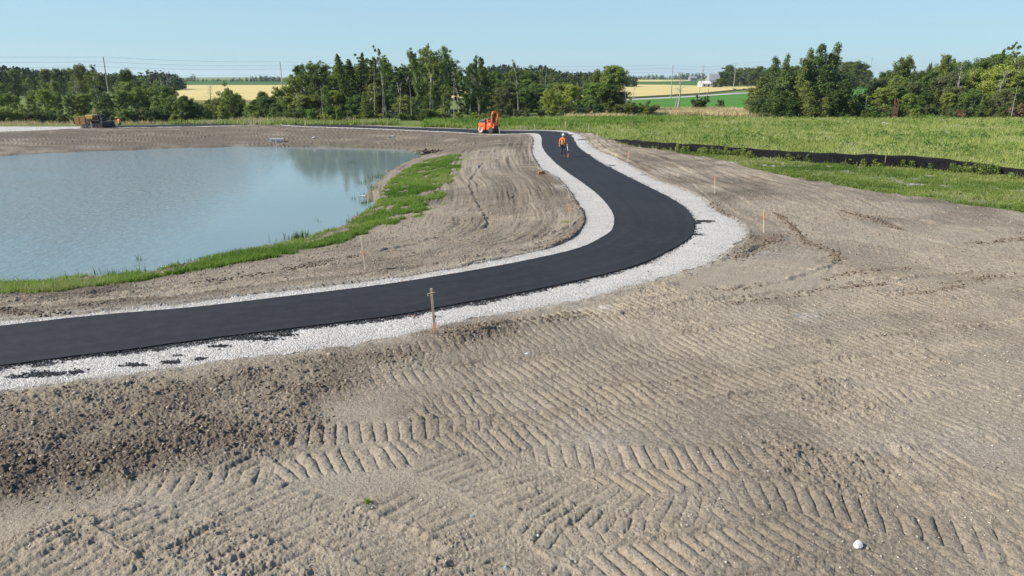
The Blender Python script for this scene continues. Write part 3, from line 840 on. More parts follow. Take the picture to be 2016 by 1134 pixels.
# chalky spots inside the strip of short grass, dusty grit beside the gravel
pal = sstep(.58, .72, fbm(GX, GY, 1.3, 4, 91)) * (1 - dirt) * (dist_poly(GX, GY, np.array([G(1400, 300), G(1600, 325), G(1800, 350), G(2016, 372)]), False) < 4.5)
grassy = np.clip(grassy - pal * .8 - .55 * sstep(.5, .68, fbm(GX, GY, .9, 3, 15)) * inside(GX, GY, STRIP_) , 0, 1)
def spot(px, py, rx, ry, s):
    x, y, z = hit(px, py)
    return np.exp(-(((GX - x) / rx) ** 2 + ((GY - y) / ry) ** 2)) * s
grit = spot(1560, 621, 1.1, .45, .9) * sstep(.4, .6, gn2) + spot(1170, 607, .7, .35, .8) * sstep(.35, .6, gn2) + spot(1110, 368, .9, 1.0, .5) + spot(1490, 322, 2.5, .5, 1.)
for (a_, b_, rx_, s_) in [(1500, 500, 1.6, .5), (1900, 880, 1.2, .4), (1060, 800, .4, .2), (1750, 880, .7, .3), (180, 290, 2.2, .6), (90, 294, 1.4, .5), (470, 286, 1.5, .5), (640, 288, 1.2, .5), (1190, 868, .9, .5), (640, 945, .9, .35), (430, 895, .5, .2), (300, 1000, .8, .35), (950, 400, 1.2, .25), (975, 330, 2, .25)]:
    grit = grit + spot(a_, b_, rx_, rx_ * .5, s_ * .6)
pale = np.clip(np.maximum(pal, grit), 0, 1)
pale = np.maximum(pale, (sg > 0) * np.exp(-sg / .12) * .5)
wet2 = np.clip(wet * (1 - .6 * pale) - cover * .12 + ((gn1 - .5) * .5 + .45 * sstep(.52, .68, fbm(GX, GY, 4.5, 4, 93)) + .3 * (gn2 - .5)) * dirt, 0, 1)
streak = fbm(np.abs(sg) / .5, (GX + GY) / 10, 1.0, 3, 231) - .5
wet2 = np.clip(wet2 + streak * 1.5 * dirt * (inside(GX, GY, POLY_BASIN) * 1.0 + .7 * sstep(24, 32, GY) * (GX > 5)) * (np.abs(sg) < 3.4) + (fbm(GX * .35 + GY * .1, GY * 1.3, 1.4, 3, 232) - .5) * 1.2 * dirt * (GY > 62), 0, 1)
dshore = np.abs(sdist(GX, GY, POLY_POND))
wet2 = np.maximum(wet2, np.where(dshore < 1.2, (1 - dshore / 1.2) * .9, 0))
mask = np.stack([np.clip(grassy, 0, 1), wet2, pale, np.ones_like(pale)], 1)
V = np.stack([GX, GY, Z], 1)
i0 = np.arange(NA); i1 = (i0 + 1) % NA
rows = np.arange(NR - 1)[:, None] * NA
Fq = np.stack([rows + i0, rows + i1, rows + NA + i1, rows + NA + i0], -1).reshape(-1, 4)[:, ::-1]
# close the middle with a small fan of quads collapsed on the inner ring is not needed under the drone: cap it
V = np.vstack([V, [[0, 0, float(Z[0])]]]); mask = np.vstack([mask, mask[:1]])
capi = np.stack([np.full(NA, len(V) - 1), i1, i0, i0], 1)
mm = mesh_arrays('ground', V, Fq, M['soil'], smooth=True, mask=mask)
tag(mm, kind='structure')

# ------------------------------------------------------------------ gravel base of the path: cells of the same ground under the outline
cell_in = ing.reshape(NR, NA)
sel = cell_in[:-1][:, i0] & cell_in[:-1][:, i1] & cell_in[1:][:, i0] & cell_in[1:][:, i1]
selF = Fq[sel.ravel()]
used, inv = np.unique(selF.ravel(), return_inverse=True)
gx, gy = GX[used], GY[used]
gd = GD[used]
gz = GZ[used] + .012 + (.020 * (vnoise(gx / .045, gy / .045, 71) - .5) + .03 * (fbm(gx, gy, .6, 3, 72) - .5)) * np.clip(1.3 - gd / 60, .2, 1)
sa = sdist(gx, gy, POLY_ASPHALT)
gz = np.where(sa < -.05, GZ[used] - .02, gz)
spill_w = dist_poly(gx, gy, LASW, False)
sidew = spill_w < dist_poly(gx, gy, LASU, False)
lowf = sstep(11, 7, gx + 0) * (gy < 26)
spw = np.where(sidew, .10 + .22 * sstep(9, -2, gx) * (gy < 26), .03)
sp = (1 - sstep(.0, .06, sa - spw * (.2 + 1.6 * fbm(gx, gy, .45, 3, 81)) + (vnoise(gx / .05, gy / .05, 82) - .5) * .20 * (spw > .05) + .10)) * np.where(sidew, .97, .35)
patch = np.zeros(gx.shape)
for (a_, b_, rx_, ry_) in [(85, 738, .55, .16), (150, 733, .2, .1), (262, 720, .28, .12), (335, 714, .22, .1), (393, 708, .14, .08), (350, 700, .22, .1), (430, 683, .3, .1), (510, 668, .55, .12), (560, 660, .35, .1), (30, 742, .25, .12)]:
    x_, y_ = G(a_, b_)
    q = np.exp(-(((gx - x_) / rx_) ** 2 + ((gy - y_) / ry_) ** 2))
    patch = np.maximum(patch, sstep(.45, .65, q * (.55 + .9 * vnoise(gx / .07, gy / .07, 83))))
for (a_, b_, rx_, ry_) in [(1385, 436, .55, .22), (1378, 450, .2, .1), (1372, 463, .25, .15), (1237, 350, .4, .15), (1265, 345, .3, .1), (1150, 268, .3, .6), (1147, 275, .7, .8), (1143, 262, .3, .8), (1205, 326, .4, .3)]:
    x_, y_ = G(a_, b_)
    q = np.exp(-(((gx - x_) / rx_) ** 2 + ((gy - y_) / ry_) ** 2))
    patch = np.maximum(patch, sstep(.5, .6, q * (.6 + .8 * vnoise(gx / .12, gy / .05, 84))))
dirty = np.exp(-np.abs(sg[used]) / .20) * 1.1 * vnoise(gx / .2, gy / .2, 85)
pink = np.zeros(gx.shape)
for (a_, b_, rx_, ry_) in [(812, 622, .16, .05), (1325, 513, .25, .05), (1240, 565, .15, .04), (944, 262, .3, .2)]:
    x_, y_ = G(a_, b_)
    pink = np.maximum(pink, np.exp(-(((gx - x_) / rx_) ** 2 + ((gy - y_) / ry_) ** 2)) * .55)
gm = np.stack([np.clip(np.maximum(sp, patch), 0, 1), dirty, pink, np.ones_like(gx)], 1)
g = mesh_arrays('gravel_verge', np.stack([gx, gy, gz], 1), inv.reshape(-1, 4), M['gravel'], smooth=True, mask=gm)
tag(g, kind='structure')

# ------------------------------------------------------------------ asphalt slab
def resample(P, step):
    d = np.r_[0, np.cumsum(np.linalg.norm(np.diff(P, axis=0), axis=1))]
    n = int(d[-1] / step) + 1
    t = np.linspace(0, d[-1], n)
    return np.stack([np.interp(t, d, P[:, 0]), np.interp(t, d, P[:, 1])], 1)
def jitter_edge(P, amp, seed, spikes=()):
    P = resample(P, .06)
    T = np.gradient(P, axis=0); T /= np.linalg.norm(T, axis=1)[:, None] + 1e-9
    Nn = np.stack([T[:, 1], -T[:, 0]], 1)      # right-hand side of travel
    j = (fbm(P[:, 0], P[:, 1], .25, 3, seed) - .5) * amp
    out = P + Nn * j[:, None]
    return out, Nn
A1, _ = jitter_edge(LASU, .05, 3)
A2, N2 = jitter_edge(LASW, .07, 4)
# ragged tongues where the mat was dragged out on the outer side of the bend
Dm = A2[:, 1]; xx = A2[:, 0]
tong = np.zeros(len(A2))
for (a_, b_, amp_, wd) in [(1150, 290, .30, .22), (1140, 281, .55, .30), (1137, 272, .8, .4), (1130, 266, 1.0, .5), (1120, 262, .6, .6), (1162, 305, .3, .3), (1174, 312, .22, .2), (1190, 322, .3, .25), (1205, 331, .35, .22), (1235, 346, .45, .10), (1274, 366, .35, .07), (1320, 389, .2, .07), (1366, 440, .35, .12), (1366, 452, .22, .05), (1364, 462, .25, .06), (1362, 468, .15, .05)]:
    x_, y_ = G(a_, b_)
    dd = np.hypot(A2[:, 0] - x_, A2[:, 1] - y_)
    tong = np.maximum(tong, amp_ * np.exp(-(dd / wd) ** 2) * (.5 + vnoise(A2[:, 1] / .15, A2[:, 0] / .15, 5)))
A2 = A2 + np.stack([N2[:, 0], N2[:, 1]], 1) * tong[:, None]
ring = np.vstack([A1, A2[::-1]])
bm = bmesh.new()
lay = bm.verts.layers.float.new('lat')
top = [bm.verts.new((p[0], p[1], .055)) for p in ring]
bot = [bm.verts.new((p[0], p[1], -.03)) for p in ring]
n = len(ring)
for i in range(n):
    bm.faces.new((top[i], bot[i], bot[(i + 1) % n], top[(i + 1) % n]))
for i_, v_ in enumerate(top):
    v_[lay] = 0.0 if i_ < len(A1) else 1.0
edges = [bm.edges.get((top[i], top[(i + 1) % n])) for i in range(n)]
bmesh.ops.triangle_fill(bm, use_beauty=True, use_dissolve=False, edges=edges)
bmesh.ops.recalc_face_normals(bm, faces=bm.faces)
me = bpy.data.meshes.new('asphalt_path'); bm.to_mesh(me); bm.free(); me.materials.append(M['asphalt'])
asp = bpy.data.objects.new('asphalt_path', me); COL.objects.link(asp); tag(asp, kind='structure')

# ------------------------------------------------------------------ water
pw = np.vstack([resample(POLY_POND, .6)])
bm = bmesh.new()
# a sheet somewhat larger than the shore so that the bank cuts it
cx, cy = POLY_POND.mean(0)
grow = POLY_POND.copy()
vs = [bm.verts.new((x, y, WZ)) for x, y in [(-170, 14), (-14, 14), (6, 40), (6, 86), (-60, 93), (-170, 100)]]
bm.faces.new(vs)
bmesh.ops.recalc_face_normals(bm, faces=bm.faces)
for f in bm.faces:
    if f.normal.z < 0: f.normal_flip()
me = bpy.data.meshes.new('pond_water'); bm.to_mesh(me); bm.free(); me.materials.append(M['water'])
wat = bpy.data.objects.new('pond_water', me); COL.objects.link(wat); tag(wat, kind='structure')

# ------------------------------------------------------------------ scattered small pieces
ICO = None
def ico():
    t = (1 + 5 ** .5) / 2
    v = np.array([(-1, t, 0), (1, t, 0), (-1, -t, 0), (1, -t, 0), (0, -1, t), (0, 1, t), (0, -1, -t), (0, 1, -t), (t, 0, -1), (t, 0, 1), (-t, 0, -1), (-t, 0, 1)], float)
    v /= np.linalg.norm(v[0])
    f = np.array([(0, 11, 5), (0, 5, 1), (0, 1, 7), (0, 7, 10), (0, 10, 11), (1, 5, 9), (5, 11, 4), (11, 10, 2), (10, 7, 6), (7, 1, 8), (3, 9, 4), (3, 4, 2), (3, 2, 6), (3, 6, 8), (3, 8, 9), (4, 9, 5), (2, 4, 11), (6, 2, 10), (8, 6, 7), (9, 8, 1)])
    return v, f
IV, IF = ico()
def lumps(x, y, z, size, flat=.65, jag=.35):
    n = len(x)
    v = IV[None] * (1 + (rng.random((n, 12, 1)) - .5) * 2 * jag)
    sc = np.stack([size * (.7 + .7 * rng.random(n)), size * (.7 + .7 * rng.random(n)), size * flat * (.7 + .6 * rng.random(n))], 1)
    v = v * sc[:, None, :]
    a = rng.random(n) * 6.283; b = (rng.random(n) - .5) * .9
    ca, sa_ = np.cos(a)[:, None], np.sin(a)[:, None]; cb, sb = np.cos(b)[:, None], np.sin(b)[:, None]
    X, Y, Zz = v[..., 0], v[..., 1], v[..., 2]
    Y, Zz = Y * cb - Zz * sb, Y * sb + Zz * cb
    X, Y = X * ca - Y * sa_, X * sa_ + Y * ca
    v = np.stack([X + x[:, None], Y + y[:, None], Zz + z[:, None]], -1)
    f = IF[None] + (np.arange(n) * 12)[:, None, None]
    return v.reshape(-1, 3), f.reshape(-1, 3)

KD_ang = ang; lr = np.log(rad)
def surf(x, y):
    """height of the finished ground sheet at points (bilinear in the polar grid)"""
    r = np.hypot(x, y); a = np.arctan2(x, y)
    ia = np.clip(np.searchsorted(ang, a) - 1, 0, NA - 2); ir = np.clip(np.searchsorted(rad, r) - 1, 0, NR - 2)
    u = (a - ang[ia]) / (ang[ia + 1] - ang[ia]); v = (r - rad[ir]) / (rad[ir + 1] - rad[ir])
    Zg = Z.reshape(NR, NA)
    return Zg[ir, ia] * (1 - u) * (1 - v) + Zg[ir, ia + 1] * u * (1 - v) + Zg[ir + 1, ia] * (1 - u) * v + Zg[ir + 1, ia + 1] * u * v

def resample(P, step):
    d = np.r_[0, np.cumsum(np.linalg.norm(np.diff(P, axis=0), axis=1))]
    t = np.linspace(0, d[-1], int(d[-1] / step) + 1)
    return np.stack([np.interp(t, d, P[:, 0]), np.interp(t, d, P[:, 1])], 1)

def scatter_polar(n, r0, r1, amax=40, power=1.0):
    u = rng.random(n)
    r = (r0 ** power + u * (r1 ** power - r0 ** power)) ** (1 / power)
    a = R(amax) * (2 * rng.random(n) - 1)
    return np.sin(a) * r, np.cos(a) * r

# clods of soil
x, y = scatter_polar(150000, 6.5, 42, 40, 1.2)
ok = (sdist(x, y, POLY_DIRT) < -.1) & (sdist(x, y, POLY_GRAVEL) > .03)
x, y = x[ok], y[ok]
nn1 = fbm(x, y, 2.4, 3, 21); nn2 = fbm(x, y, .55, 3, 31)
dk = 1 - sstep(-1.1, .8, sdist(x, y, DARKA) + (nn1 - .5) * 1.7); dk2 = 1 - sstep(-.5, .5, sdist(x, y, DARKB) + (nn2 - .5) * .9)
sm = 1 - sstep(-.3, .3, sdist(x, y, PATCH_SMOOTH))
inb = inside(x, y, POLY_BASIN)
clump = sstep(.5, .68, fbm(x, y, 1.7, 3, 77)); clump2 = sstep(.5, .7, fbm(x, y, .5, 3, 78))
above = np.where(inb, base_h(x, y) > WZ + .12, True)
pr = (.06 + .38 * dk * (.35 + clump2) + .55 * dk2 + .22 * clump * (.3 + clump2) + .10 * inb) * (1 - sm) * above
keep = rng.random(len(x)) < pr
x, y, dkk = x[keep], y[keep], (dk + dk2)[keep]
size = .007 + .012 * rng.random(len(x)) ** 2 + np.where(dkk > .5, .040 * rng.random(len(x)) ** 4, .008 * rng.random(len(x)) ** 3)
size = size * np.clip(np.hypot(x, y) / 14, .9, 2.0)
z = surf(x, y) + size * .2
dm = rng.random(len(x)) < np.clip(dkk, .12, .72)
for nm, sel_, mt in (('soil_clods', dm, M['clod']), ('dry_soil_clods', ~dm, M['clod_dry'])):
    v, f = lumps(x[sel_], y[sel_], z[sel_], size[sel_])
    tag(mesh_arrays(nm, v, f, mt), 'crumbled lumps of soil strewn over the graded dirt' if nm == 'soil_clods' else 'pale dry crumbs of soil strewn over the graded dirt', 'soil clods', kind='stuff')
# broken soil pushed up in lines by the blade and tracks
LINES = [([(1436, 512), (1465, 502), (1500, 478), (1540, 462)], .22, 150), ([(1526, 420), (1560, 448), (1590, 482)], .08, 90), ([(1590, 480), (1640, 498), (1652, 520)], .15, 60), ([(1425, 572), (1500, 563)], .12, 70), ([(1570, 577), (1660, 568), (1742, 560)], .09, 80),
         ([(1620, 552), (1700, 536), (1782, 528)], .12, 70), ([(1775, 585), (1890, 566)], .08, 60), ([(1650, 415), (1710, 430), (1775, 452)], .12, 45), ([(862, 656), (930, 650), (985, 641), (1050, 633), (1160, 622)], .16, 150), ([(0, 612), (60, 618), (130, 622)], .16, 190), ([(150, 608), (205, 600)], .06, 150),
         ([(1470, 460), (1490, 470), (1510, 478), (1530, 470)], .22, 110), ([(1455, 440), (1420, 418), (1395, 402)], .10, 50), ([(760, 742), (680, 757), (560, 772)], .12, 100), ([(1420, 575), (1560, 610), (1700, 630)], .25, 22), ([(1400, 605), (1520, 590), (1620, 580)], .12, 40), ([(1900, 480), (1960, 478), (2016, 470)], .12, 50), ([(1850, 560), (1940, 550), (2016, 545)], .12, 50),
         ([(1130, 395), (1148, 415), (1152, 440), (1130, 465), (1090, 482), (1030, 494)], .07, 130), ([(1500, 900), (1640, 905), (1760, 930)], .30, 60), ([(560, 530), (640, 518), (700, 506)], .10, 90), ([(380, 560), (520, 540), (650, 520)], .12, 60), ([(500, 290), (650, 293), (800, 297)], .3, 12)]
xs, ys = [], []
for pl, wd, dn in LINES:
    Q = resample(hit_line(pl, 5, False), 1.0 / dn)
    mod_ = rng.random(len(Q)) < .25 + 1.1 * sstep(.35, .65, fbm(Q[:, 0], Q[:, 1], .6, 3, 90))
    Q = Q[mod_]
    xs.append(Q[:, 0] + rng.normal(0, wd, len(Q))); ys.append(Q[:, 1] + rng.normal(0, wd, len(Q)))
x = np.concatenate(xs); y = np.concatenate(ys)
ok = (sdist(x, y, POLY_GRAVEL) > .0) & (sdist(x, y, POLY_POND) > .0); x, y = x[ok], y[ok]
size = (.012 + .040 * rng.random(len(x)) ** 2.2) * np.clip(np.hypot(x, y) / 22, .8, 1.6)
v, f = lumps(x, y, surf(x, y) + size * .15, size)
tag(mesh_arrays('soil_clods', v, f, M['clod']), 'lines of broken dark soil pushed up across the graded dirt', 'soil clods', kind='stuff')
# pebbles
x, y = scatter_polar(5200, 6.5, 30, 40, .9)
ok = (sdist(x, y, POLY_DIRT) < -.1) & (sdist(x, y, POLY_GRAVEL) > .05) & ~inside(x, y, POLY_POND)
x, y = x[ok], y[ok]; size = (.006 + .016 * rng.random(len(x)) ** 3) * np.clip(np.hypot(x, y) / 14, .9, 1.15)
v, f = lumps(x, y, surf(x, y) + size * .35, size, .7, .18)
tag(mesh_arrays('pebbles', v, f, M['pebble']), 'small pale pebbles strewn over the dirt', 'pebbles', kind='stuff')
# loose stones along and on the gravel
x, y = scatter_polar(120000, 12, 45, 40, 1.2)
sgx = sdist(x, y, POLY_GRAVEL); sax = sdist(x, y, POLY_ASPHALT)
ok = (sax > .03) & ((sgx < 0) | (rng.random(len(x)) < np.exp(-np.clip(sgx, 0, 9) / .22) * .45))
x, y, sgx = x[ok], y[ok], sgx[ok]
size = (.008 + .009 * rng.random(len(x)) ** 2) * np.clip(np.hypot(x, y) / 18, .9, 1.15)
zz = np.where(sgx < 0, .018, surf(x, y) + .004)
v, f = lumps(x, y, zz, size, .7, .25)
tag(mesh_arrays('gravel', v, f, M['stone']), 'loose white crushed stone along both sides of the asphalt path', 'gravel', kind='stuff')
# black crumbs from the fresh mat
xs, ys, ss = [], [], []
P = resample(LASW, .02); P = P[(P[:, 0] < 25) & (np.hypot(P[:, 0], P[:, 1]) < 60)]
T = np.gradient(P, axis=0); T /= np.linalg.norm(T, axis=1)[:, None]
for rep in range(2):
    off = rng.exponential(.07, len(P)) * (.4 + 1.6 * vnoise(P[:, 0] / .6, P[:, 1] / .6, 12 + rep))
    k = rng.random(len(P)) < np.where(P[:, 0] < 2, .55, .30)
    xs.append((P[:, 0] + T[:, 1] * off)[k]); ys.append((P[:, 1] - T[:, 0] * off)[k])
for (a_, b_, rx_, ry_, nn) in [(85, 738, .5, .14, 260), (150, 733, .2, .1, 60), (262, 720, .28, .1, 120), (335, 714, .22, .1, 90), (393, 708, .12, .07, 60), (430, 683, .3, .1, 70), (510, 668, .55, .12, 200), (560, 660, .35, .1, 90), (1385, 436, .5, .2, 300), (1374, 462, .25, .2, 80), (1237, 350, .4, .15, 60), (1265, 345, .3, .1, 50), (1085, 480, .2, .15, 10), (700, 626, 2, .08, 160)]:
    x_, y_ = G(a_, b_)
    xs.append(x_ + rng.normal(0, rx_ * .55, nn)); ys.append(y_ + rng.normal(0, ry_ * .6, nn))
x = np.concatenate(xs); y = np.concatenate(ys)
ok = sdist(x, y, POLY_ASPHALT) > .0
x, y = x[ok], y[ok]; size = .010 + .022 * rng.random(len(x)) ** 2
v, f = lumps(x, y, np.full(len(x), .025), size, .6, .3)
tag(mesh_arrays('asphalt_crumbs', v, f, M['crumb']), 'black crumbs of asphalt spilled on the white gravel', 'asphalt crumbs', kind='stuff')

# single stones
def stone(px, py, size, mt, label, rz=0, shape=(1, .8, .75), seed=0):
    x, y, z = hit(px, py)
    z = float(surf(np.array([x]), np.array([y]))[0])
    bm = bmesh.new(); bmesh.ops.create_icosphere(bm, subdivisions=3, radius=1)
    r = random.Random(seed)
    planes = [(Vector((r.uniform(-1, 1), r.uniform(-1, 1), r.uniform(-.4, 1))).normalized(), r.uniform(.55, .85)) for _ in range(11)]
    for v in bm.verts:
        for nn, d in planes:
            t = v.co.dot(nn)
            if t > d: v.co -= nn * (t - d)
        v.co = Vector((v.co.x * shape[0], v.co.y * shape[1], v.co.z * shape[2])) * size
    me = bpy.data.meshes.new('stone'); bm.to_mesh(me); bm.free(); me.materials.append(mt)
    o = bpy.data.objects.new('stone', me); COL.objects.link(o)
    o.location = (x, y, z + size * shape[2] * .42); o.rotation_euler = (0, 0, rz)
    return tag(o, label, 'stone', 'loose stones on the graded dirt')
stone(1690, 1078, .092, M['stone'], 'large angular white stone, the biggest on the bare dirt, casting a dark shadow', .6, (1, .75, .7), 3)
stone(1708, 1082, .035, M['clod_dry'], 'small tan stone just beside the biggest white stone', 1., (1, .7, .6), 9)
stone(931, 1017, .045, M['stone_grey'], 'blue-grey pebble below the curved tread marks on the dirt', .3, (1, .7, .6), 4)
stone(997, 1122, .05, M['stone_grey'], 'smooth grey stone at the very bottom edge of the dirt', .3, (.9, .8, .7), 5)
stone(1059, 985 + 73, .03, M['stone'], 'small white stone between two rows of tread ridges near the bottom', .3, (1, .7, .6), 6)
stone(1037, 698, .06, M['stone'], 'flat white stone in the tread marks below the gravel edge', .1, (1.4, .7, .45), 7)
stone(97, 1046 + 17, .05, M['clod_dry'], 'flat tan stone on the crumbly dirt in the lower corner by the tread ridges', .5, (1.2, .8, .5), 8)
stone(772, 269, .30, M['stone'], 'single white boulder on the brown bank beyond the pond', .5, (1.3, .7, .5), 11)
stone(618, 274, .22, M['stone'], 'pale flat boulder on the far bank beside the drainage outlet', .9, (1.3, .7, .5), 12)
stone(1268, 309, .13, M['stone_grey'], 'dark clod-like stone on the dirt beside the stake above the bend', .9, (1.2, .8, .6), 13)
stone(52, 776, .07, M['clod'], 'dark lump of soil lying on the edge of the white gravel', .9, (1.2, .8, .6), 14)

# ------------------------------------------------------------------ grass and weeds
def blades(x, y, z, h, w, lean=.35, nseg=1):
    n = len(x)
    a = rng.random(n) * 6.283; la = rng.random(n) * 6.283; le = lean * h * rng.random(n)
    dx, dy = np.cos(a) * w * .5, np.sin(a) * w * .5
    p0 = np.stack([x - dx, y - dy, z], 1); p1 = np.stack([x + dx, y + dy, z], 1)
    m = np.stack([x + np.cos(la) * le * .35, y + np.sin(la) * le * .35, z + h * .6], 1)
    mw = np.stack([dx * .8, dy * .8, np.zeros(n)], 1)
    t = np.stack([x + np.cos(la) * le, y + np.sin(la) * le, z + h], 1)
    V = np.stack([p0, p1, m + mw, m - mw, t], 1).reshape(-1, 3)
    b = np.arange(n)[:, None] * 5
    tri = np.concatenate([b + np.array([[0, 1, 2]]), b + np.array([[0, 2, 3]]), b + np.array([[3, 2, 4]])], 0)
    return V, tri

def tufts(name, X, Y, Zb, hm, hs, w, k, spread, mat, label, cat, lean=.5, seed=1, tb=None):
    n = len(X)
    x = np.repeat(X, k) + rng.normal(0, spread, n * k); y = np.repeat(Y, k) + rng.normal(0, spread, n * k)
    z = np.repeat(Zb, k) - .01
    hh = np.repeat(hm * (1 + hs * (rng.random(n) - .5) * 2), k) * (.6 + .6 * rng.random(n * k))
    V, Fc = blades(x, y, z, hh, w * (.7 + .6 * rng.random(n * k)), lean)
    base = fbm(X, Y, 3.2, 4, seed) * 1.0 if tb is None else tb
    t = np.clip(np.repeat((base - .5) * (1.1 if 'meadow' in name else 1.9) + .5 + (rng.random(n) - .5) * .45, k) + (rng.random(n * k) - .5) * .25, 0, 1)
    o = mesh_arrays(name, V, Fc, mat, tint=np.repeat(t, 5))
    return tag(o, label, cat, kind='stuff')

def rand_in(poly, n):
    lo = poly.min(0); hi = poly.max(0)
    x = lo[0] + rng.random(n) * (hi[0] - lo[0]); y = lo[1] + rng.random(n) * (hi[1] - lo[1])
    k = inside(x, y, poly)
    return x[k], y[k]

# bank grass by the pond
x, y = rand_in(GRASS_A, 420000)
dns = fbm(x, y, .9, 3, 61)
e = sdist(x, y, GRASS_A)
k = (rng.random(len(x)) < sstep(.42, .60, dns + .09 * (y < 33) - .14 * sstep(-.9, 0, e) + .05) * np.where(y < 36, 1, .5)) & (np.hypot(x, y) < 75)
x, y = x[k], y[k]
zb = base_h(x, y); k = zb > WZ - .02; x, y, zb = x[k], y[k], zb[k]
qx, qy = rand_in(np.array([[-32, 20], [-18, 20], [-5, 30], [-4, 42], [-11, 42], [-32, 30]]), 60000)
qd = sdist(qx, qy, POLY_POND)
qk = (qd > -.35) & (qd < .8) & (fbm(qx, qy, .8, 3, 62) > .40); qx, qy = qx[qk], qy[qk]
qz = np.maximum(base_h(qx, qy), WZ - .04)
x = np.r_[x, qx]; y = np.r_[y, qy]; zb = np.r_[zb, qz]
print('bank tufts', len(x))
k = rng.random(len(x)) < min(1, 42000 / len(x)); x, y, zb = x[k], y[k], zb[k]
tufts('bank_grass', x, y, zb, .17, .5, .022, 6, .05, M['grass_bright'], 'bright green grass growing along the near shore of the pond', 'grass', .7, 9)
x, y = rand_in(GRASS_B, 3000); k = (fbm(x, y, 1.2, 3, 66) > .56) & (rng.random(len(x)) < .5); x, y = x[k], y[k]
tufts('shore_grass', x, y, np.maximum(base_h(x, y), WZ), .20, .5, .04, 5, .1, M['grass_meadow'], 'green grass on the far shore of the pond', 'grass', .7, 9)

# fence line (pixels: x, top row, bottom row)
FEN = [(1196, 272.4, 275.5), (1250, 276.5, 288), (1300, 281, 294), (1400, 287, 304), (1520, 297, 313), (1600, 301, 321), (1660, 304.5, 325), (1720, 306, 329), (1800, 309, 333), (1852, 314.5, 337), (1919, 322, 342), (1971, 329, 346), (2016, 336, 352), (2150, 352, 371), (2400, 384, 408)]
FP = catmull([G(a, c) for a, b, c in FEN], 4)
FPr = resample(FP, .25)

# right side: short grass strip, and meadow beyond the fence
STRIP = np.vstack([catmull([G(a, b) for a, b in [(1205, 275), (1300, 294), (1390, 310), (1500, 336), (1610, 358), (1750, 381), (1900, 403), (2016, 419), (2400, 476)]], 3), FP[::-1]])
x, y = rand_in(STRIP, 240000)
pal_ = sstep(.58, .72, fbm(x, y, 1.3, 4, 91))
k = rng.random(len(x)) < (.12 + .88 * (1 - sstep(.42, .62, fbm(x, y, .9, 3, 15)))) * (1 - .85 * pal_)
x, y = x[k], y[k]
k = rng.random(len(x)) < min(1, 60000 / len(x)); x, y = x[k], y[k]
tufts('verge_grass', x, y, base_h(x, y), .13, .5, .028, 5, .07, M['grass_verge'], 'short patchy grass between the dirt and the black silt fence', 'grass', .7, 19)

MEAD = np.vstack([FP, [[70, 36]], [G(2700, 232)], catmull([G(a, b) for a, b in [(2016, 230.5), (1700, 230), (1500, 231), (1300, 232), (1100, 236), (1000, 240), (985, 246), (800, 246)]], 3), catmull([G(a, b) for a, b in [(860, 250.5), (983, 255.5), (1085, 256), (1124, 258.6), (1165, 263), (1196, 274)]], 3)])
x, y = rand_in(MEAD, 330000)
k = rng.random(len(x)) < np.clip(60 / np.hypot(x, y), .35, 1) ** 1.5; x, y = x[k], y[k]
k = np.abs(np.arctan2(x, y)) < R(43); x, y = x[k], y[k]
k = rng.random(len(x)) < min(1, 95000 / len(x)); x, y = x[k], y[k]
print('meadow tufts', len(x))
hgt = .36 * (.55 + .9 * fbm(x, y, 1.8, 3, 33))
tufts('meadow_grass', x, y, base_h(x, y), hgt, .4, .042, 6, .12, M['grass_meadow'], 'tall green meadow of weeds and grass beyond the silt fence', 'meadow grass', .6, 29)

# dry grass belt
BELT = np.array([G(1110, 235.5), G(1180, 234.5), G(1300, 231.5), (XatY(1530, 113), 113), (XatY(1530, 126), 126), (XatY(1400, 138), 138), (XatY(1280, 135), 135), (XatY(1120, 122), 122)])
x, y = rand_in(BELT, 26000)
tufts('dry_grass', x, y, base_h(x, y), .65 + .2 * fbm(x, y, 6, 2, 5), .3, .10, 6, .22, M['grass_dry'], 'tan belt of tall dry grass along the edge of the green field', 'dry grass', .4, 39)
x, y = rand_in(np.array([(XatY(200, 99), 99), (XatY(780, 97), 97), (XatY(780, 103), 103), (XatY(200, 112), 112)]), 9000)
tufts('roadside_grass', x, y, base_h(x, y), .55, .4, .08, 6, .2, M['grass_meadow'], 'pale rough grass at the foot of the woods beyond the pond', 'grass', .4, 49)
x, y = rand_in(np.array([(XatY(0, 104), 104), (XatY(560, 100), 100), (XatY(700, 101), 101), (XatY(700, 106), 106), (XatY(0, 118), 118)]), 5000)
tufts('roadside_dry_grass', x, y, base_h(x, y), .75, .4, .08, 6, .2, M['grass_dry'], 'straw coloured grass at the foot of the woods beyond the pond', 'dry grass', .4, 59)
x, y = rand_in(np.array([(XatY(830, 93), 93), (XatY(1130, 91), 91), (XatY(1400, 106), 106), (XatY(1300, 112), 112), (XatY(840, 103), 103)]), 12000)
tufts('ditch_grass', x, y, base_h(x, y), .6, .4, .08, 6, .2, M['grass_bright'], 'lush green grass in the ditch behind the orange roller', 'grass', .4, 69)

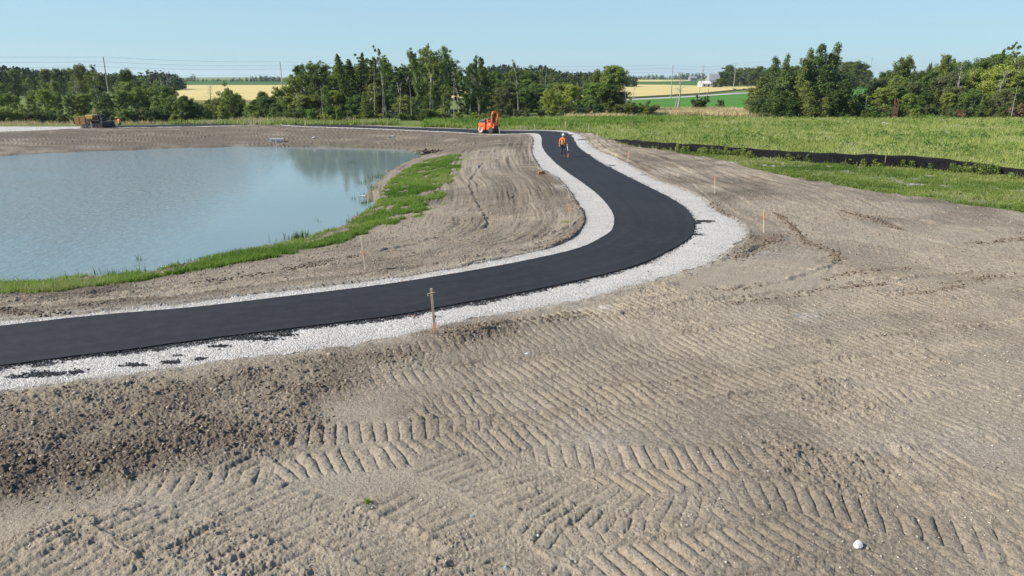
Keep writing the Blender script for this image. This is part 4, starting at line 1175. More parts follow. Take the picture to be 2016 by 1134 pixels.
# leafy weeds along the fence (near side)
def leafy(name, X, Y, Zb, hgt, rad_, nleaf, ls, mat, label, cat, seed=0, nstem=0):
    n = len(X)
    x = np.repeat(X, nleaf); y = np.repeat(Y, nleaf); zb = np.repeat(Zb, nleaf); hh = np.repeat(hgt, nleaf)
    u = rng.random(n * nleaf) ** .8
    a = rng.random(n * nleaf) * 6.283; rr = np.repeat(rad_, nleaf) * np.sqrt(rng.random(n * nleaf)) * (1.1 - .7 * u)
    c = np.stack([x + np.cos(a) * rr, y + np.sin(a) * rr, zb + hh * u], 1)
    V, Fc = leaf_quads(c, ls * (.6 + .8 * rng.random(n * nleaf)), up=.5)
    t = np.clip(np.repeat(rng.random(n), nleaf) * .6 + rng.random(n * nleaf) * .4, 0, 1)
    return tag(mesh_arrays(name, V, Fc, mat, tint=np.repeat(t, 4)), label, cat, kind='stuff')

def leaf_quads(c, s, up=.35, out=None, aspect=.62):
    n = len(c)
    nrm = rng.normal(0, 1, (n, 3)); nrm[:, 2] += up * 2
    if out is not None: nrm += out
    nrm /= np.linalg.norm(nrm, axis=1)[:, None]
    r = rng.normal(0, 1, (n, 3)); a = np.cross(nrm, r); a /= np.linalg.norm(a, axis=1)[:, None] + 1e-9
    b = np.cross(nrm, a)
    s = np.asarray(s)[:, None]
    V = np.stack([c - a * s, c + b * s * aspect - nrm * s * .12, c + a * s, c - b * s * aspect - nrm * s * .12], 1).reshape(-1, 3)
    Fc = np.arange(n * 4).reshape(-1, 4)
    return V, Fc

Pn = resample(FP, .18)
T = np.gradient(Pn, axis=0); T /= np.linalg.norm(T, axis=1)[:, None]
off = .15 + .9 * rng.random(len(Pn)) ** 1.5
wx = Pn[:, 0] - np.abs(T[:, 1]) * off * np.sign(1); wy = Pn[:, 1] - np.abs(T[:, 0]) * off
k = (rng.random(len(Pn)) < .04 + sstep(.36, .58, fbm(Pn[:, 0], Pn[:, 1], 2.2, 3, 8))) & (Pn[:, 0] > 15)
wx, wy = wx[k], wy[k]
leafy('weeds', wx, wy, base_h(wx, wy), .30 + .50 * rng.random(len(wx)), .22 + .22 * rng.random(len(wx)), 120, .055, M['leaf_mid'], 'leafy green weeds growing against the black silt fence', 'weeds')
# meadow broadleaf weeds, and pale flower heads
x, y = rand_in(MEAD, 12000)
k = rng.random(len(x)) < sstep(.5, .7, fbm(x, y, 4, 3, 18)) + .05; x, y = x[k], y[k]
leafy('meadow_weeds', x, y, base_h(x, y), .45 + .35 * rng.random(len(x)), .25 + .25 * rng.random(len(x)), 22, .085, M['leaf_bright'], 'broad leaved weeds scattered through the green meadow', 'weeds')
M['flower'] = mat_foliage('pale_flowers', (.45, .47, .38), (.60, .60, .50), transl=.2)
x, y = rand_in(MEAD, 900)
k = rng.random(len(x)) < sstep(.55, .75, fbm(x, y, 5, 3, 28)); x, y = x[k], y[k]
leafy('meadow_flowers', x, y, base_h(x, y) + .45, np.full(len(x), .12), np.full(len(x), .3), 14, .045, M['flower'], 'small pale flower heads dotted over the meadow', 'flowers')

# reeds standing in shallow water
rx_, ry_ = [], []
for (a_, b_, sx_, sy_, nn) in [(740, 350, .35, .8, 34), (718, 360, .4, .6, 22), (706, 345, .4, .5, 8), (690, 322, .3, .3, 8), (717, 400, .3, .35, 26), (700, 392, .15, .2, 6), (722, 388, .2, .2, 12),
                               (690, 438, .3, .2, 14), (600, 462, .15, .12, 3), (629, 437, .1, .1, 3), (250, 541, .6, .12, 24), (160, 552, .6, .1, 10), (372, 517, .15, .1, 8), (278, 512, .08, .05, 5), (735, 372, .25, .5, 20), (712, 425, .2, .2, 14), (560, 478, .4, .12, 8)]:
    x_, y_ = G(a_, b_, WZ)
    rx_.append(x_ + rng.normal(0, sx_, nn)); ry_.append(y_ + rng.normal(0, sy_, nn))
x = np.concatenate(rx_); y = np.concatenate(ry_)
tufts('reeds', x, y, np.full(len(x), WZ - .03), .32, .5, .020, 3, .05, M['reed'], 'thin dark reeds standing in the shallow edge of the pond', 'reeds', .4, 3)
x_, y_ = G(592, 472, WZ)
x = x_ + rng.normal(0, .35, 46); y = y_ + rng.normal(0, .12, 46)
o = tufts('cattail_clump', x, y, np.full(46, WZ - .03), .42, .4, .026, 4, .04, M['reed'], 'denser clump of green reeds standing at the near shore', 'reeds', .35, 3)

# lone grass tuft
x_, y_, z_ = hit(725, 996)
z_ = float(surf(np.array([x_]), np.array([y_]))[0])
V, Fc = blades(rng.normal(0, .015, 70), rng.normal(0, .015, 70), np.zeros(70) - .01, .06 + .07 * rng.random(70), np.full(70, .009), 1.2)
o = mesh_arrays('grass_tuft', V, Fc, M['grass_bright'], tint=np.repeat(rng.random(70), 5)); o.location = (x_, y_, z_)
tag(o, 'single green tuft of grass alone on the bare dirt', 'grass tuft')
x_, y_, z_ = hit(410, 843)
z_ = float(surf(np.array([x_]), np.array([y_]))[0])
V, Fc = blades(rng.normal(0, .02, 26), rng.normal(0, .012, 26), np.zeros(26) - .01, .03 + .03 * rng.random(26), np.full(26, .008), 1.2)
o = mesh_arrays('grass_tuft', V, Fc, M['grass_bright'], tint=np.repeat(rng.random(26), 5)); o.location = (x_, y_, z_)
tag(o, 'tiny green sprout in the dark crumbly soil', 'grass tuft')
x_, y_, z_ = hit(1116, 438)
V, Fc = blades(rng.normal(0, .12, 120), rng.normal(0, .12, 120), np.zeros(120) - .01, .06 + .06 * rng.random(120), np.full(120, .014), 1.2)
o = mesh_arrays('sparse_weeds', V, Fc, M['grass_meadow'], tint=np.repeat(rng.random(120), 5)); o.location = (x_, y_, z_)
tag(o, 'sparse low weeds beside the stake inside the bend of the path', 'weeds', kind='stuff')

# ------------------------------------------------------------------ silt fence
fe = empty('silt_fence', (float(FPr[0][0]), float(FPr[0][1]), 0), 0, 'long low black fabric silt fence between the grass strip and the meadow', 'silt fence')
org = np.array([FPr[0][0], FPr[0][1], 0])
d = np.r_[0, np.cumsum(np.linalg.norm(np.diff(FP, axis=0), axis=1))]
hpx = []
for (a_, t_, b_) in FEN:
    gx_, gy_ = G(a_, b_); hpx.append(max(.12, Zat(t_, gy_)))
kd = np.linspace(0, 1, len(FEN))
sfr = resample(FP, .12); L = len(sfr)
# interpolate height by nearest traced point
gp = np.array([G(a_, b_) for a_, t_, b_ in FEN])
seg_s = [d[min(i * 4, len(d) - 1)] for i in range(len(FEN))]
sarr = np.linspace(0, d[-1], L)
hh = np.interp(sarr, seg_s, hpx) * 1.14
hh += .045 * (fbm(sarr, sarr * 0, .8, 3, 5) - .5) * 2 - .07 * np.abs(np.sin(sarr / 2.4 * math.pi)) ** 2 * .6
lean = .10 * (fbm(sarr, sarr * 0 + 9, 2.0, 2, 6) - .5)
rowsN = 6
VV = []
Tn = np.gradient(sfr, axis=0); Tn /= np.linalg.norm(Tn, axis=1)[:, None]; Nf = np.stack([Tn[:, 1], -Tn[:, 0]], 1)
for r_ in range(rowsN):
    t_ = r_ / (rowsN - 1)
    wob = .05 * (fbm(sarr * 1.0, sarr * 0 + t_ * 2, .35, 3, 44) - .5) * (1 if 0 < r_ else .3) + lean * t_
    VV.append(np.stack([sfr[:, 0] + Nf[:, 0] * wob, sfr[:, 1] + Nf[:, 1] * wob, hh * t_ - .03], 1))
VV = np.vstack(VV) - org
ff = []
ii = np.arange(L - 1)
for r_ in range(rowsN - 1):
    ff.append(np.stack([r_ * L + ii, r_ * L + ii + 1, (r_ + 1) * L + ii + 1, (r_ + 1) * L + ii], 1))
fab = mesh_arrays('fabric', VV, np.vstack(ff), M['silt'], fe, smooth=True)
sd = fab.modifiers.new('thickness', 'SOLIDIFY'); sd.thickness = .006
for s_ in np.arange(1.0, d[-1], 2.4):
    i_ = int(np.searchsorted(sarr, s_)); p = sfr[i_] + Nf[i_] * -.035
    MB().box((p[0] - org[0], p[1] - org[1], hh[i_] * .5 - .02), (.035, .035, hh[i_] + .06)).build('post', M['wood_grey'], fe)

# ------------------------------------------------------------------ survey stakes
STK = []
def stake(base, top, label, w=.042, paint=None, cross=False, mat='wood', grp='survey stakes'):
    x, y, z = hit(*base)
    w = max(w, .00095 * y)
    zt = Zat(top[1], y)
    hgt = max(.3, zt - z)
    xt = XatY(top[0], y, zt)
    o = empty('survey_stake', (x, y, z - .02), 0, label, 'stake', grp)
    ax = Vector((xt - x, 0, hgt)); n_ = 8
    b = MB()
    d_ = ax.normalized()
    ang_ = math.atan2(d_.x, d_.z)
    m_ = MB().box((0, 0, 0), (w, w * .7 if not cross else w * .9, hgt + .04), None, .003)
    ob = m_.build('shaft', M[mat], o)
    ob.location = (ax.x / 2, 0, ax.z / 2); ob.rotation_euler = (0, ang_, random.uniform(-.4, .4) * 0)
    if paint:
        p0, p1 = paint
        pm = MB().box((0, 0, 0), (w + .008, w * .7 + .008 if not cross else w * .9 + .006, hgt * (p1 - p0)), None, .002).build('paint_band', M['orange_paint'], o)
        c_ = (p0 + p1) / 2
        pm.location = (ax.x * c_, 0, ax.z * c_); pm.rotation_euler = (0, ang_, 0)
    return o, ax, hgt

o, ax, hg = stake((857, 662), (849, 568), 'weathered wooden stake with a crosspiece at its top on the near edge of the gravel', .062, (.12, .30), True, 'wood_grey')
cp = MB().box((0, 0, 0), (.20, .03, .025), None, .003).box((-.09, 0, -.025), (.03, .03, .05), None, .003).build('crosspiece', M['wood_grey'], o)
cp.location = (ax.x * .92, -.045, ax.z * .93); cp.rotation_euler = (0, -.18, .35)
o, ax, hg = stake((720, 534), (711, 467), 'pale leaning stake with an orange ribbon between the pond and the path', .06, (.52, .64))
rb = MB().box((.03, -.02, 0), (.05, .012, .16), ('X', .2)).build('ribbon', M['orange_paint'], o); rb.location = (ax.x * .55, 0, ax.z * .5)
stake((1122, 449), (1121, 402), 'orange-topped stake inside the bend of the path', .045, (.72, 1.01))
stake((1124, 395), (1117, 370), 'short leaning stake just behind the orange-topped one inside the bend', .04)
stake((1407, 381), (1408, 346), 'pale stake with orange top on the dirt right of the path, the middle of three', .045, (.74, 1.01))
stake((1504, 458), (1505, 412), 'wooden stake with orange top beside the outermost bulge of gravel', .05, (.55, .92))
stake((1236, 319), (1238, 297), 'pinkish stake on the dirt above the bend beside a dark stone', .045, (.6, 1.))
stake((1174, 280), (1176, 261), 'plain stake at the corner where the dirt meets the meadow', .045)
stake((1043, 324), (1042, 271), 'tall thin stake on the pond side of the gravel where the path straightens', .04)
stake((841, 298), (840, 282), 'white stake in the muddy corner of the pond', .045)
stake((984, 265.5), (982, 249), 'stake standing just behind the tail of the orange roller', .05)
stake((943, 264), (944, 250), 'short stake in front of the drum of the orange roller', .045, (.5, 1.))
stake((1025, 259), (1025, 247), 'left stake of a close pair beyond the crest of the path', .05)
stake((1032, 259), (1032, 249), 'right stake of a close pair beyond the crest of the path', .05)
stake((1053, 258), (1052, 244), 'yellowish stake behind the crest of the path beside the close pair', .055)
stake((1102, 256), (1102, 247), 'short stake in the grass behind the head of the walking worker', .05)
stake((1113, 256), (1113, 238), 'tall white stake in the grass behind the walking worker', .06)
stake((1159, 261), (1159, 245), 'stake at the meadow edge beyond the outer gravel curve', .05)
stake((515, 243), (514, 231), 'stake on the far bank where the distant asphalt begins', .07, (.75, 1.))
stake((585, 241), (585, 232), 'short stake behind the distant asphalt, near the low shrubs', .06)
stake((601, 250), (601, 237), 'stake on the pond side of the distant asphalt', .06)
stake((671, 243), (670, 227), 'left stake of two behind the distant asphalt below the tall poplars', .06)
stake((684, 245), (684, 227), 'right stake of two behind the distant asphalt below the tall poplars', .07)
stake((719, 248), (718, 234), 'dark stake behind the distant asphalt near the dense evergreen', .06, None, False, 'wood_grey')
stake((180, 254), (179, 240), 'pale stake standing in front of the yellow paver', .07)
stake((449, 241), (449, 227), 'stake with a crossbar behind the far bank of the pond', .07)
stake((479, 241), (479, 230), 'plain stake beside the one with a crossbar behind the far bank', .06)
stake((556, 268), (555, 254), 'stake on the far bank above the drainage outlet', .06, (.6, 1.))

# wooden block and lath by the path
x_, y_, z_ = hit(1066, 343)
bk = MB().box((0, 0, .09), (.46, .20, .18), None, .012).box((.1, -.02, .2), (.24, .16, .05), None, .008).build('wood_block', simple('block_brown', (.30, .15, .08), .85, 0, .25, 8), None)
bk.location = (x_, y_, z_); bk.rotation_euler = (0, 0, .25); tag(bk, 'reddish brown wooden block lying at the inner edge of the gravel', 'wood block')
x_, y_, z_ = hit(1041, 330)
lt = MB().box((0, 0, .03), (1.1, .06, .03), None, .004).build('wood_lath', M['wood'], None); lt.location = (x_, y_, z_ + .02); lt.rotation_euler = (0, 0, .05)
tag(lt, 'thin pale lath lying on the dirt beside the brown wooden block', 'lath')
x_, y_ = G(331, 528, WZ)
M['white_plastic'] = simple('white_plastic', (.75, .76, .76), .5, 0, .08, 5)
bd = MB().box((0, 0, 0), (.55, .05, .03), None, .006).build('white_board', M['white_plastic'], None); bd.location = (x_, y_, WZ + .08); bd.rotation_euler = (.05, -.03, .25)
tag(bd, 'narrow white board washed up in the grass at the near shore', 'board')
x_, y_ = G(715, 386.5, WZ)
bd = MB().box((0, 0, 0), (.5, .22, .03), None, .01).box((.22, .05, .02), (.25, .14, .03), ('Z', .6), .01).build('white_debris', M['white_plastic'], None); bd.location = (x_, y_, WZ + .03)
tag(bd, 'flat white scrap lying at the muddy point of the shore', 'debris')

# drainage outlet on the far bank
x_, y_, z_ = hit(546, 279)
M['concrete'] = simple('outlet_concrete', (.42, .44, .43), .85, 0, .2, 2, .01)
M['galv'] = simple('galvanised_steel', (.55, .57, .58), .5, .4, .15, 6)
ou = empty('drain_outlet', (x_, y_, z_), 0, 'pale grey drainage outlet box with white end posts on the far bank', 'drain outlet')
MB().prism([(-.78, 0), (.78, 0), (.74, .36), (-.74, .40)], -.25, .25, .02).build('headwall', M['concrete'], ou)
g_ = MB()
for i in range(9): g_.tube([(-.68 + i * .17, -.28, .02), (-.68 + i * .17, -.28, .36)], .014, 6)
g_.tube([(-.72, -.28, .33), (.72, -.28, .33)], .016, 6).build('grating', M['galv'], ou)
for s_ in (-1, 1): MB().box((s_ * .82, -.05, .22), (.07, .4, .44), None, .01).build('end_post', M['galv'], ou)
x_, y_, z_ = hit(544, 288)
g_ = MB().tube([(0, 0, -.3), (.01, 0, .55), (-.03, 0, 1.15)], .03, 8).build('gauge_post', M['galv'], None); g_.location = (x_, y_, z_); tag(g_, 'thin grey post at the water edge in front of the drainage outlet', 'post')
# muddy mound by the white stake
x_, y_, z_ = hit(850, 300)
n_ = 260
v, f = lumps(rng.normal(0, .9, n_), rng.normal(0, .5, n_), np.abs(rng.normal(0, .09, n_)) + .02, .06 + .16 * rng.random(n_) ** 2)
o = mesh_arrays('mud_heap', v, f, M['clod']); o.location = (x_, y_, z_); tag(o, 'dark heap of wet mud at the corner of the pond', 'mud heap', kind='stuff')

# ------------------------------------------------------------------ fields beyond
def sheet(name, px, z, mat, side=True):
    P = [G(a, b, 0) for a, b in px]
    bm = bmesh.new()
    t = [bm.verts.new((x, y, z)) for x, y in P]; b = [bm.verts.new((x, y, -.3)) for x, y in P]
    bm.faces.new(t)
    for i in range(len(P)):
        bm.faces.new((t[i], b[i], b[(i + 1) % len(P)], t[(i + 1) % len(P)]))
    bmesh.ops.recalc_face_normals(bm, faces=bm.faces)
    me = bpy.data.meshes.new(name); bm.to_mesh(me); bm.free(); me.materials.append(mat)
    o = bpy.data.objects.new(name, me); COL.objects.link(o); tag(o, kind='structure'); return o
sheet('wheat_field', [(1100, 196), (1251, 194), (1377, 186.4), (1437, 180), (1497, 174.6), (1497, 172.5), (1386, 171), (1303, 168.2), (1251, 168), (1100, 168)], .6, M['wheat'])
sheet('crop_field', [(1100, 167.2), (1303, 167.2), (1400, 169.6), (1400, 161.5), (1345, 160), (1300, 161.8), (1100, 161.8)], .5, M['crop2'])
sheet('far_wheat_field', [(1100, 161.2), (1300, 161.2), (1360, 160.2), (1360, 158), (1250, 157.4), (1100, 157.4)], .5, M['wheat'])
sheet('bean_field', [(1100, 219), (1100, 206), (1251, 199), (1340, 194.5), (1440, 187.5), (1500, 183.6), (1560, 173), (1640, 167.5), (1730, 166), (1950, 169), (1950, 224), (1500, 219)], .35, M['crop'])
sheet('country_road', [(1100, 205), (1251, 197.4), (1340, 192.8), (1400, 189), (1440, 186), (1490, 182.8), (1500, 181.4), (1440, 184), (1400, 186.8), (1340, 190.6), (1251, 194.9), (1100, 201)], .10, M['road'])
sheet('wheat_field', [(240, 202), (560, 202), (1000, 196), (1000, 170), (560, 169), (240, 169)], .6, M['wheat'])
sheet('crop_field', [(200, 168.4), (1050, 168.4), (1050, 159), (560, 158.5), (200, 159)], .5, M['crop2'])

# ------------------------------------------------------------------ trees
def tube_arrays(paths, seg=6):
    VV, FF = [], []; base = 0
    for pts, rs in paths:
        pts = np.asarray(pts, float); m = len(pts)
        d = np.gradient(pts, axis=0); d /= np.linalg.norm(d, axis=1)[:, None] + 1e-9
        up = np.where(np.abs(d[:, 2:3]) < .9, np.array([[0, 0, 1.]]), np.array([[1., 0, 0]]))
        a = np.cross(d, up); a /= np.linalg.norm(a, axis=1)[:, None] + 1e-9; b = np.cross(d, a)
        t = np.arange(seg) * 2 * np.pi / seg
        ring = pts[:, None] + (a[:, None] * np.cos(t)[None, :, None] + b[:, None] * np.sin(t)[None, :, None]) * np.asarray(rs)[:, None, None]
        VV.append(ring.reshape(-1, 3))
        i = np.arange(m - 1)[:, None] * seg; k = np.arange(seg)[None]; k2 = (k + 1) % seg
        FF.append((np.stack([i + k, i + k2, i + seg + k2, i + seg + k], -1).reshape(-1, 4) + base)); base += m * seg
    return np.vstack(VV), np.vstack(FF)

def limb(p0, dirv, L, r0, rg, n=6, up=.25, wig=.12):
    pts = [np.array(p0, float)]; d = np.array(dirv, float)
    for i in range(n):
        d = d + rg.normal(0, wig, 3); d[2] += up / n; d /= np.linalg.norm(d)
        pts.append(pts[-1] + d * L / n)
    rs = r0 * np.linspace(1, .22, n + 1)
    return np.array(pts), rs

def make_tree(kind, seed):
    """returns (bark verts/faces, leaf verts/faces/tint) for a tree about 10 m tall, base at the origin"""
    global rng
    keep_rng = rng
    rg = np.random.default_rng(seed); rng = rg
    paths = []; cl = []   # clusters: centre, radius, n
    Ht = 10.0
    def trunk(h, r, lean=.04, n=9):
        pts = [np.zeros(3)]; d = np.array([rg.normal(0, lean), rg.normal(0, lean), 1.])
        for i in range(n):
            d = d + np.array([rg.normal(0, .05), rg.normal(0, .05), 0]); d /= np.linalg.norm(d)
            pts.append(pts[-1] + d * h / n)
        pts = np.array(pts); pts *= np.array([1, 1, h / pts[-1][2]])
        return pts, r * np.linspace(1, .15, n + 1)
    def at(tp, z):
        return np.array([np.interp(z, tp[:, 2], tp[:, 0]), np.interp(z, tp[:, 2], tp[:, 1]), z])
    leaf_s = .13
    if kind == 'broad':
        tp, tr = trunk(8.6, .24); paths.append((tp, tr))
        for i in range(34):
            u = i / 34 + rg.uniform(-.01, .03); z0 = 1.0 + u * 7.0
            a = i * 2.4 + rg.uniform(-.4, .4)
            prof = math.sqrt(max(.05, 1 - (1.75 * u - .75) ** 2)) * 3.3 * rg.uniform(.7, 1.12)
            el = .15 + .75 * u
            p, r = limb(at(tp, z0), (math.cos(a) * math.cos(el), math.sin(a) * math.cos(el), math.sin(el)), prof, .07, rg, 5, .35)
            paths.append((p, r))
            for q in (2, 3, 4, 5):
                if rg.random() < .85:
                    cl.append((p[q] + rg.normal(0, .28, 3), rg.uniform(.45, .9), int(rg.uniform(60, 130))))
        for i in range(26):
            q = rg.normal(0, 1, 3); q /= np.linalg.norm(q); cl.append((at(tp, 7.4) + q * np.array([2.1, 2.1, 1.9]) * rg.uniform(.6, 1.05), rg.uniform(.45, .8), 80))
    elif kind == 'poplar':
        tp, tr = trunk(9.6, .13, .05); paths.append((tp, tr))
        for i in range(30):
            u = i / 30; z0 = 2.2 + u * 7.0
            a = i * 2.4 + rg.uniform(-.5, .5)
            prof = (1.8 * math.sin(math.pi * (u * .85 + .08)) + .4) * rg.uniform(.5, 1.2)
            el = rg.uniform(.5, 1.1)
            p, r = limb(at(tp, z0), (math.cos(a) * math.cos(el) + .12, math.sin(a) * math.cos(el), math.sin(el)), prof, .035, rg, 4, .3)
            paths.append((p, r))
            for q in (2, 3, 4):
                if rg.random() < .72:
                    cl.append((p[q] + rg.normal(0, .16, 3), rg.uniform(.28, .58), int(rg.uniform(40, 100))))
        for i in range(7): cl.append((at(tp, 9.5) + rg.normal(0, .16, 3) + np.array([.12 * i / 7, 0, -.25 * i + .5]), rg.uniform(.16, .3), 26))
        leaf_s = .11
    elif kind == 'sparse':
        tp, tr = trunk(9.4, .12, .05); paths.append((tp, tr))
        for i in range(20):
            u = i / 20; z0 = 3.6 + u * 5.5
            a = i * 2.4 + rg.uniform(-.5, .5)
            p, r = limb(at(tp, z0), (math.cos(a) * .7 + .25, math.sin(a) * .7, .7), rg.uniform(.5, 1.7), .03, rg, 4, .2, .2)
            paths.append((p, r))
            if rg.random() < .62:
                for q in (3, 4):
                    cl.append((p[q] + rg.normal(0, .1, 3), rg.uniform(.2, .4), int(rg.uniform(22, 50))))
        for i in range(5): cl.append((at(tp, 9.2) + rg.normal(0, .14, 3) + np.array([.2 * i / 5, 0, .5 - .2 * i]), rg.uniform(.15, .3), 24))
        leaf_s = .13
    elif kind == 'conifer':
        tp, tr = trunk(9.7, .16, .02); paths.append((tp, tr))
        for i in range(90):
            u = i / 90; z0 = .5 + u * 9.0
            a = i * 2.4 + rg.uniform(-.3, .3)
            L = (1.75 * (1 - u) ** .8 + .12) * rg.uniform(.7, 1.15)
            p, r = limb(at(tp, z0), (math.cos(a), math.sin(a), .12), L, .022, rg, 4, .12, .06)
            if i % 2 == 0: paths.append((p, r))
            for q in (1, 2, 3, 4):
                cl.append((p[q] + rg.normal(0, .06, 3), .13 + .20 * (1 - u), int(20 + 14 * (1 - u))))
        leaf_s = .10
    elif kind == 'shrub':
        for i in range(13):
            a = i * 2.4; el = rg.uniform(.5, 1.45)
            p, r = limb((rg.normal(0, .3), rg.normal(0, .3), 0), (math.cos(a) * math.cos(el), math.sin(a) * math.cos(el), math.sin(el)), rg.uniform(4.0, 9.4), .10, rg, 7, .4)
            paths.append((p, r))
            for q in range(1, 8):
                for _ in range(2):
                    cl.append((p[q] + rg.normal(0, .75, 3), rg.uniform(.6, 1.25), int(rg.uniform(100, 190))))
        for i in range(26):
            a = rg.random() * 6.28; rr = rg.uniform(1, 4.4)
            cl.append((np.array([math.cos(a) * rr, math.sin(a) * rr, rg.uniform(.3, 2.6)]), rg.uniform(.6, 1.1), 80))
        leaf_s = .22
    elif kind == 'draped':
        tp, tr = trunk(9.2, .3, .03); paths.append((tp, tr))
        tops = [(0, 0, 9.6), (rg.normal(0, .8), rg.normal(0, .8), 8.2)] + [(rg.normal(0, 1.7), rg.normal(0, 1.3), rg.uniform(3.0, 6.8)) for _ in range(9)]
        for (tx, ty, tz) in tops:
            p, r = limb((tx * .3, ty * .3, tz * .45), (tx * .25, ty * .25, 1), tz * .5, .07, rg, 5, .1, .1); paths.append((p, r))
            zz = tz
            while zz > .2:
                w = .70 + .26 * (tz - zz) ** .8
                cl.append((np.array([tx, ty, zz]) + rg.normal(0, .16 + .07 * (tz - zz), 3), w * rg.uniform(.7, 1.15), int(70 + 110 * w)))
                zz -= rg.uniform(.30, .55)
        leaf_s = .15
    elif kind == 'dead':
        tp, tr = trunk(9.5, .15, .05); paths.append((tp, tr))
        for i in range(16):
            u = i / 16; z0 = 3.5 + u * 5.6; a = i * 2.4 + rg.uniform(-.5, .5)
            p, r = limb(at(tp, z0), (math.cos(a) * .8, math.sin(a) * .8, .8), rg.uniform(1.0, 2.6) * (1.15 - .6 * u), .045, rg, 6, .4, .22); paths.append((p, r))
            for _ in range(3):
                q = rg.integers(2, 6); dd = rg.normal(0, 1, 3); dd[2] = abs(dd[2]) + .5; dd /= np.linalg.norm(dd)
                p2, r2 = limb(p[q], dd, rg.uniform(.4, 1.1), .016, rg, 4, .2, .25); paths.append((p2, r2))
    elif kind == 'snag':
        tp, tr = trunk(9.7, .13, .03); paths.append((tp, tr * 1.0))
        for i in range(8):
            z0 = rg.uniform(4, 9.2); a = rg.random() * 6.28
            p, r = limb(at(tp, z0), (math.cos(a) * .7, math.sin(a) * .7, .7), rg.uniform(.4, 1.2), .025, rg, 4, .2, .25); paths.append((p, r))
    bv, bf = tube_arrays(paths)
    if cl:
        C = np.array([c for c, _, _ in cl]); Rr = np.array([r for _, r, _ in cl]); K = np.array([k for _, _, k in cl])
        ci = np.repeat(np.arange(len(cl)), K); n = len(ci)
        dd = rg.normal(0, 1, (n, 3)); dd /= np.linalg.norm(dd, axis=1)[:, None]
        rr = rg.random(n) ** .45
        pos = C[ci] + dd * (rr * Rr[ci])[:, None] * np.array([1, 1, .8])
        pos[:, 2] = np.maximum(pos[:, 2], .05)
        lv, lf = leaf_quads(pos, leaf_s * (.6 + .8 * rg.random(n)), up=.3, out=dd * .9)
        ct = rg.random(len(cl))
        tint = np.clip(.15 + .5 * ct[ci] + .35 * rg.random(n), 0, 1)
        res = (bv, bf, lv, lf, np.repeat(tint, 4))
    else:
        res = (bv, bf, None, None, None)
    rng = keep_rng
    return res

KINDS = {
    'broad_dark': ('broad', 4, 'leaf_dark', 'bark'), 'broad': ('broad', 4, 'leaf_mid', 'bark'), 'bright': ('broad', 3, 'leaf_bright', 'bark'), 'olive': ('broad', 3, 'leaf_olive', 'bark_grey'),
    'poplar': ('poplar', 5, 'leaf_mid', 'bark_pale'), 'poplar_dark': ('poplar', 4, 'leaf_dark', 'bark_pale'), 'sparse': ('sparse', 4, 'leaf_dark', 'bark_pale'),
    'conifer': ('conifer', 3, 'leaf_dark', 'bark'), 'cedar': ('conifer', 3, 'leaf_mid', 'bark'), 'shrub': ('shrub', 3, 'leaf_mid', 'bark'), 'shrub_dark': ('shrub', 3, 'leaf_dark', 'bark'), 'shrub_bright': ('shrub', 2, 'leaf_bright', 'bark'), 'shrub_olive': ('shrub', 2, 'leaf_olive', 'bark'), 'shrub_rust': ('shrub', 2, 'leaf_rust', 'bark'),
    'draped': ('draped', 4, 'leaf_vine', 'bark_grey'), 'dead': ('dead', 3, None, 'bark_grey'), 'snag': ('snag', 3, None, 'bark_pale'),
}
OBJN = {'broad': ('leafy_tree', 'tree'), 'poplar': ('poplar_tree', 'tree'), 'sparse': ('poplar_tree', 'tree'), 'conifer': ('evergreen_tree', 'tree'), 'shrub': ('shrub', 'shrub'), 'draped': ('vine_covered_tree', 'tree'), 'dead': ('dead_tree', 'dead tree'), 'snag': ('dead_tree', 'dead tree')}
DESC = {'broad_dark': 'dark round-crowned tree', 'broad': 'mid-green leafy tree', 'bright': 'bright yellow-green tree', 'olive': 'dull olive tree', 'poplar': 'tall slender poplar', 'poplar_dark': 'dark slender poplar', 'sparse': 'thin sparse-crowned poplar',
        'conifer': 'dark pointed evergreen', 'cedar': 'green cone-shaped cedar', 'shrub': 'mid-green rounded shrub', 'shrub_dark': 'dark green dense shrub', 'shrub_bright': 'bright yellow-green shrub', 'shrub_olive': 'dull olive shrub', 'shrub_rust': 'rusty brown withered shrub',
        'draped': 'knobbly vine-draped tree', 'dead': 'bare whitish dead tree', 'snag': 'bare pale standing trunk'}
PROTO = {}; BASEM = {}
def proto(kind, i):
    key = (kind, i)
    if key not in PROTO:
        shape, n, lm, bk_ = KINDS[kind]
        if (shape, i) not in BASEM:
            BASEM[(shape, i)] = make_tree(shape, hash_s(shape) + i * 31)
        bv, bf, lv, lf, tint = BASEM[(shape, i)]
        t = mesh_arrays('trunk', bv, bf, M[bk_], smooth=True); tm = t.data; bpy.data.objects.remove(t)
        cm = None
        if lv is not None:
            c = mesh_arrays('crown', lv, lf, M[lm], tint=tint); cm = c.data; bpy.data.objects.remove(c)
        PROTO[key] = (tm, cm)
    return PROTO[key]
def hash_s(s):
    return sum(ord(c) * (i + 1) for i, c in enumerate(s))

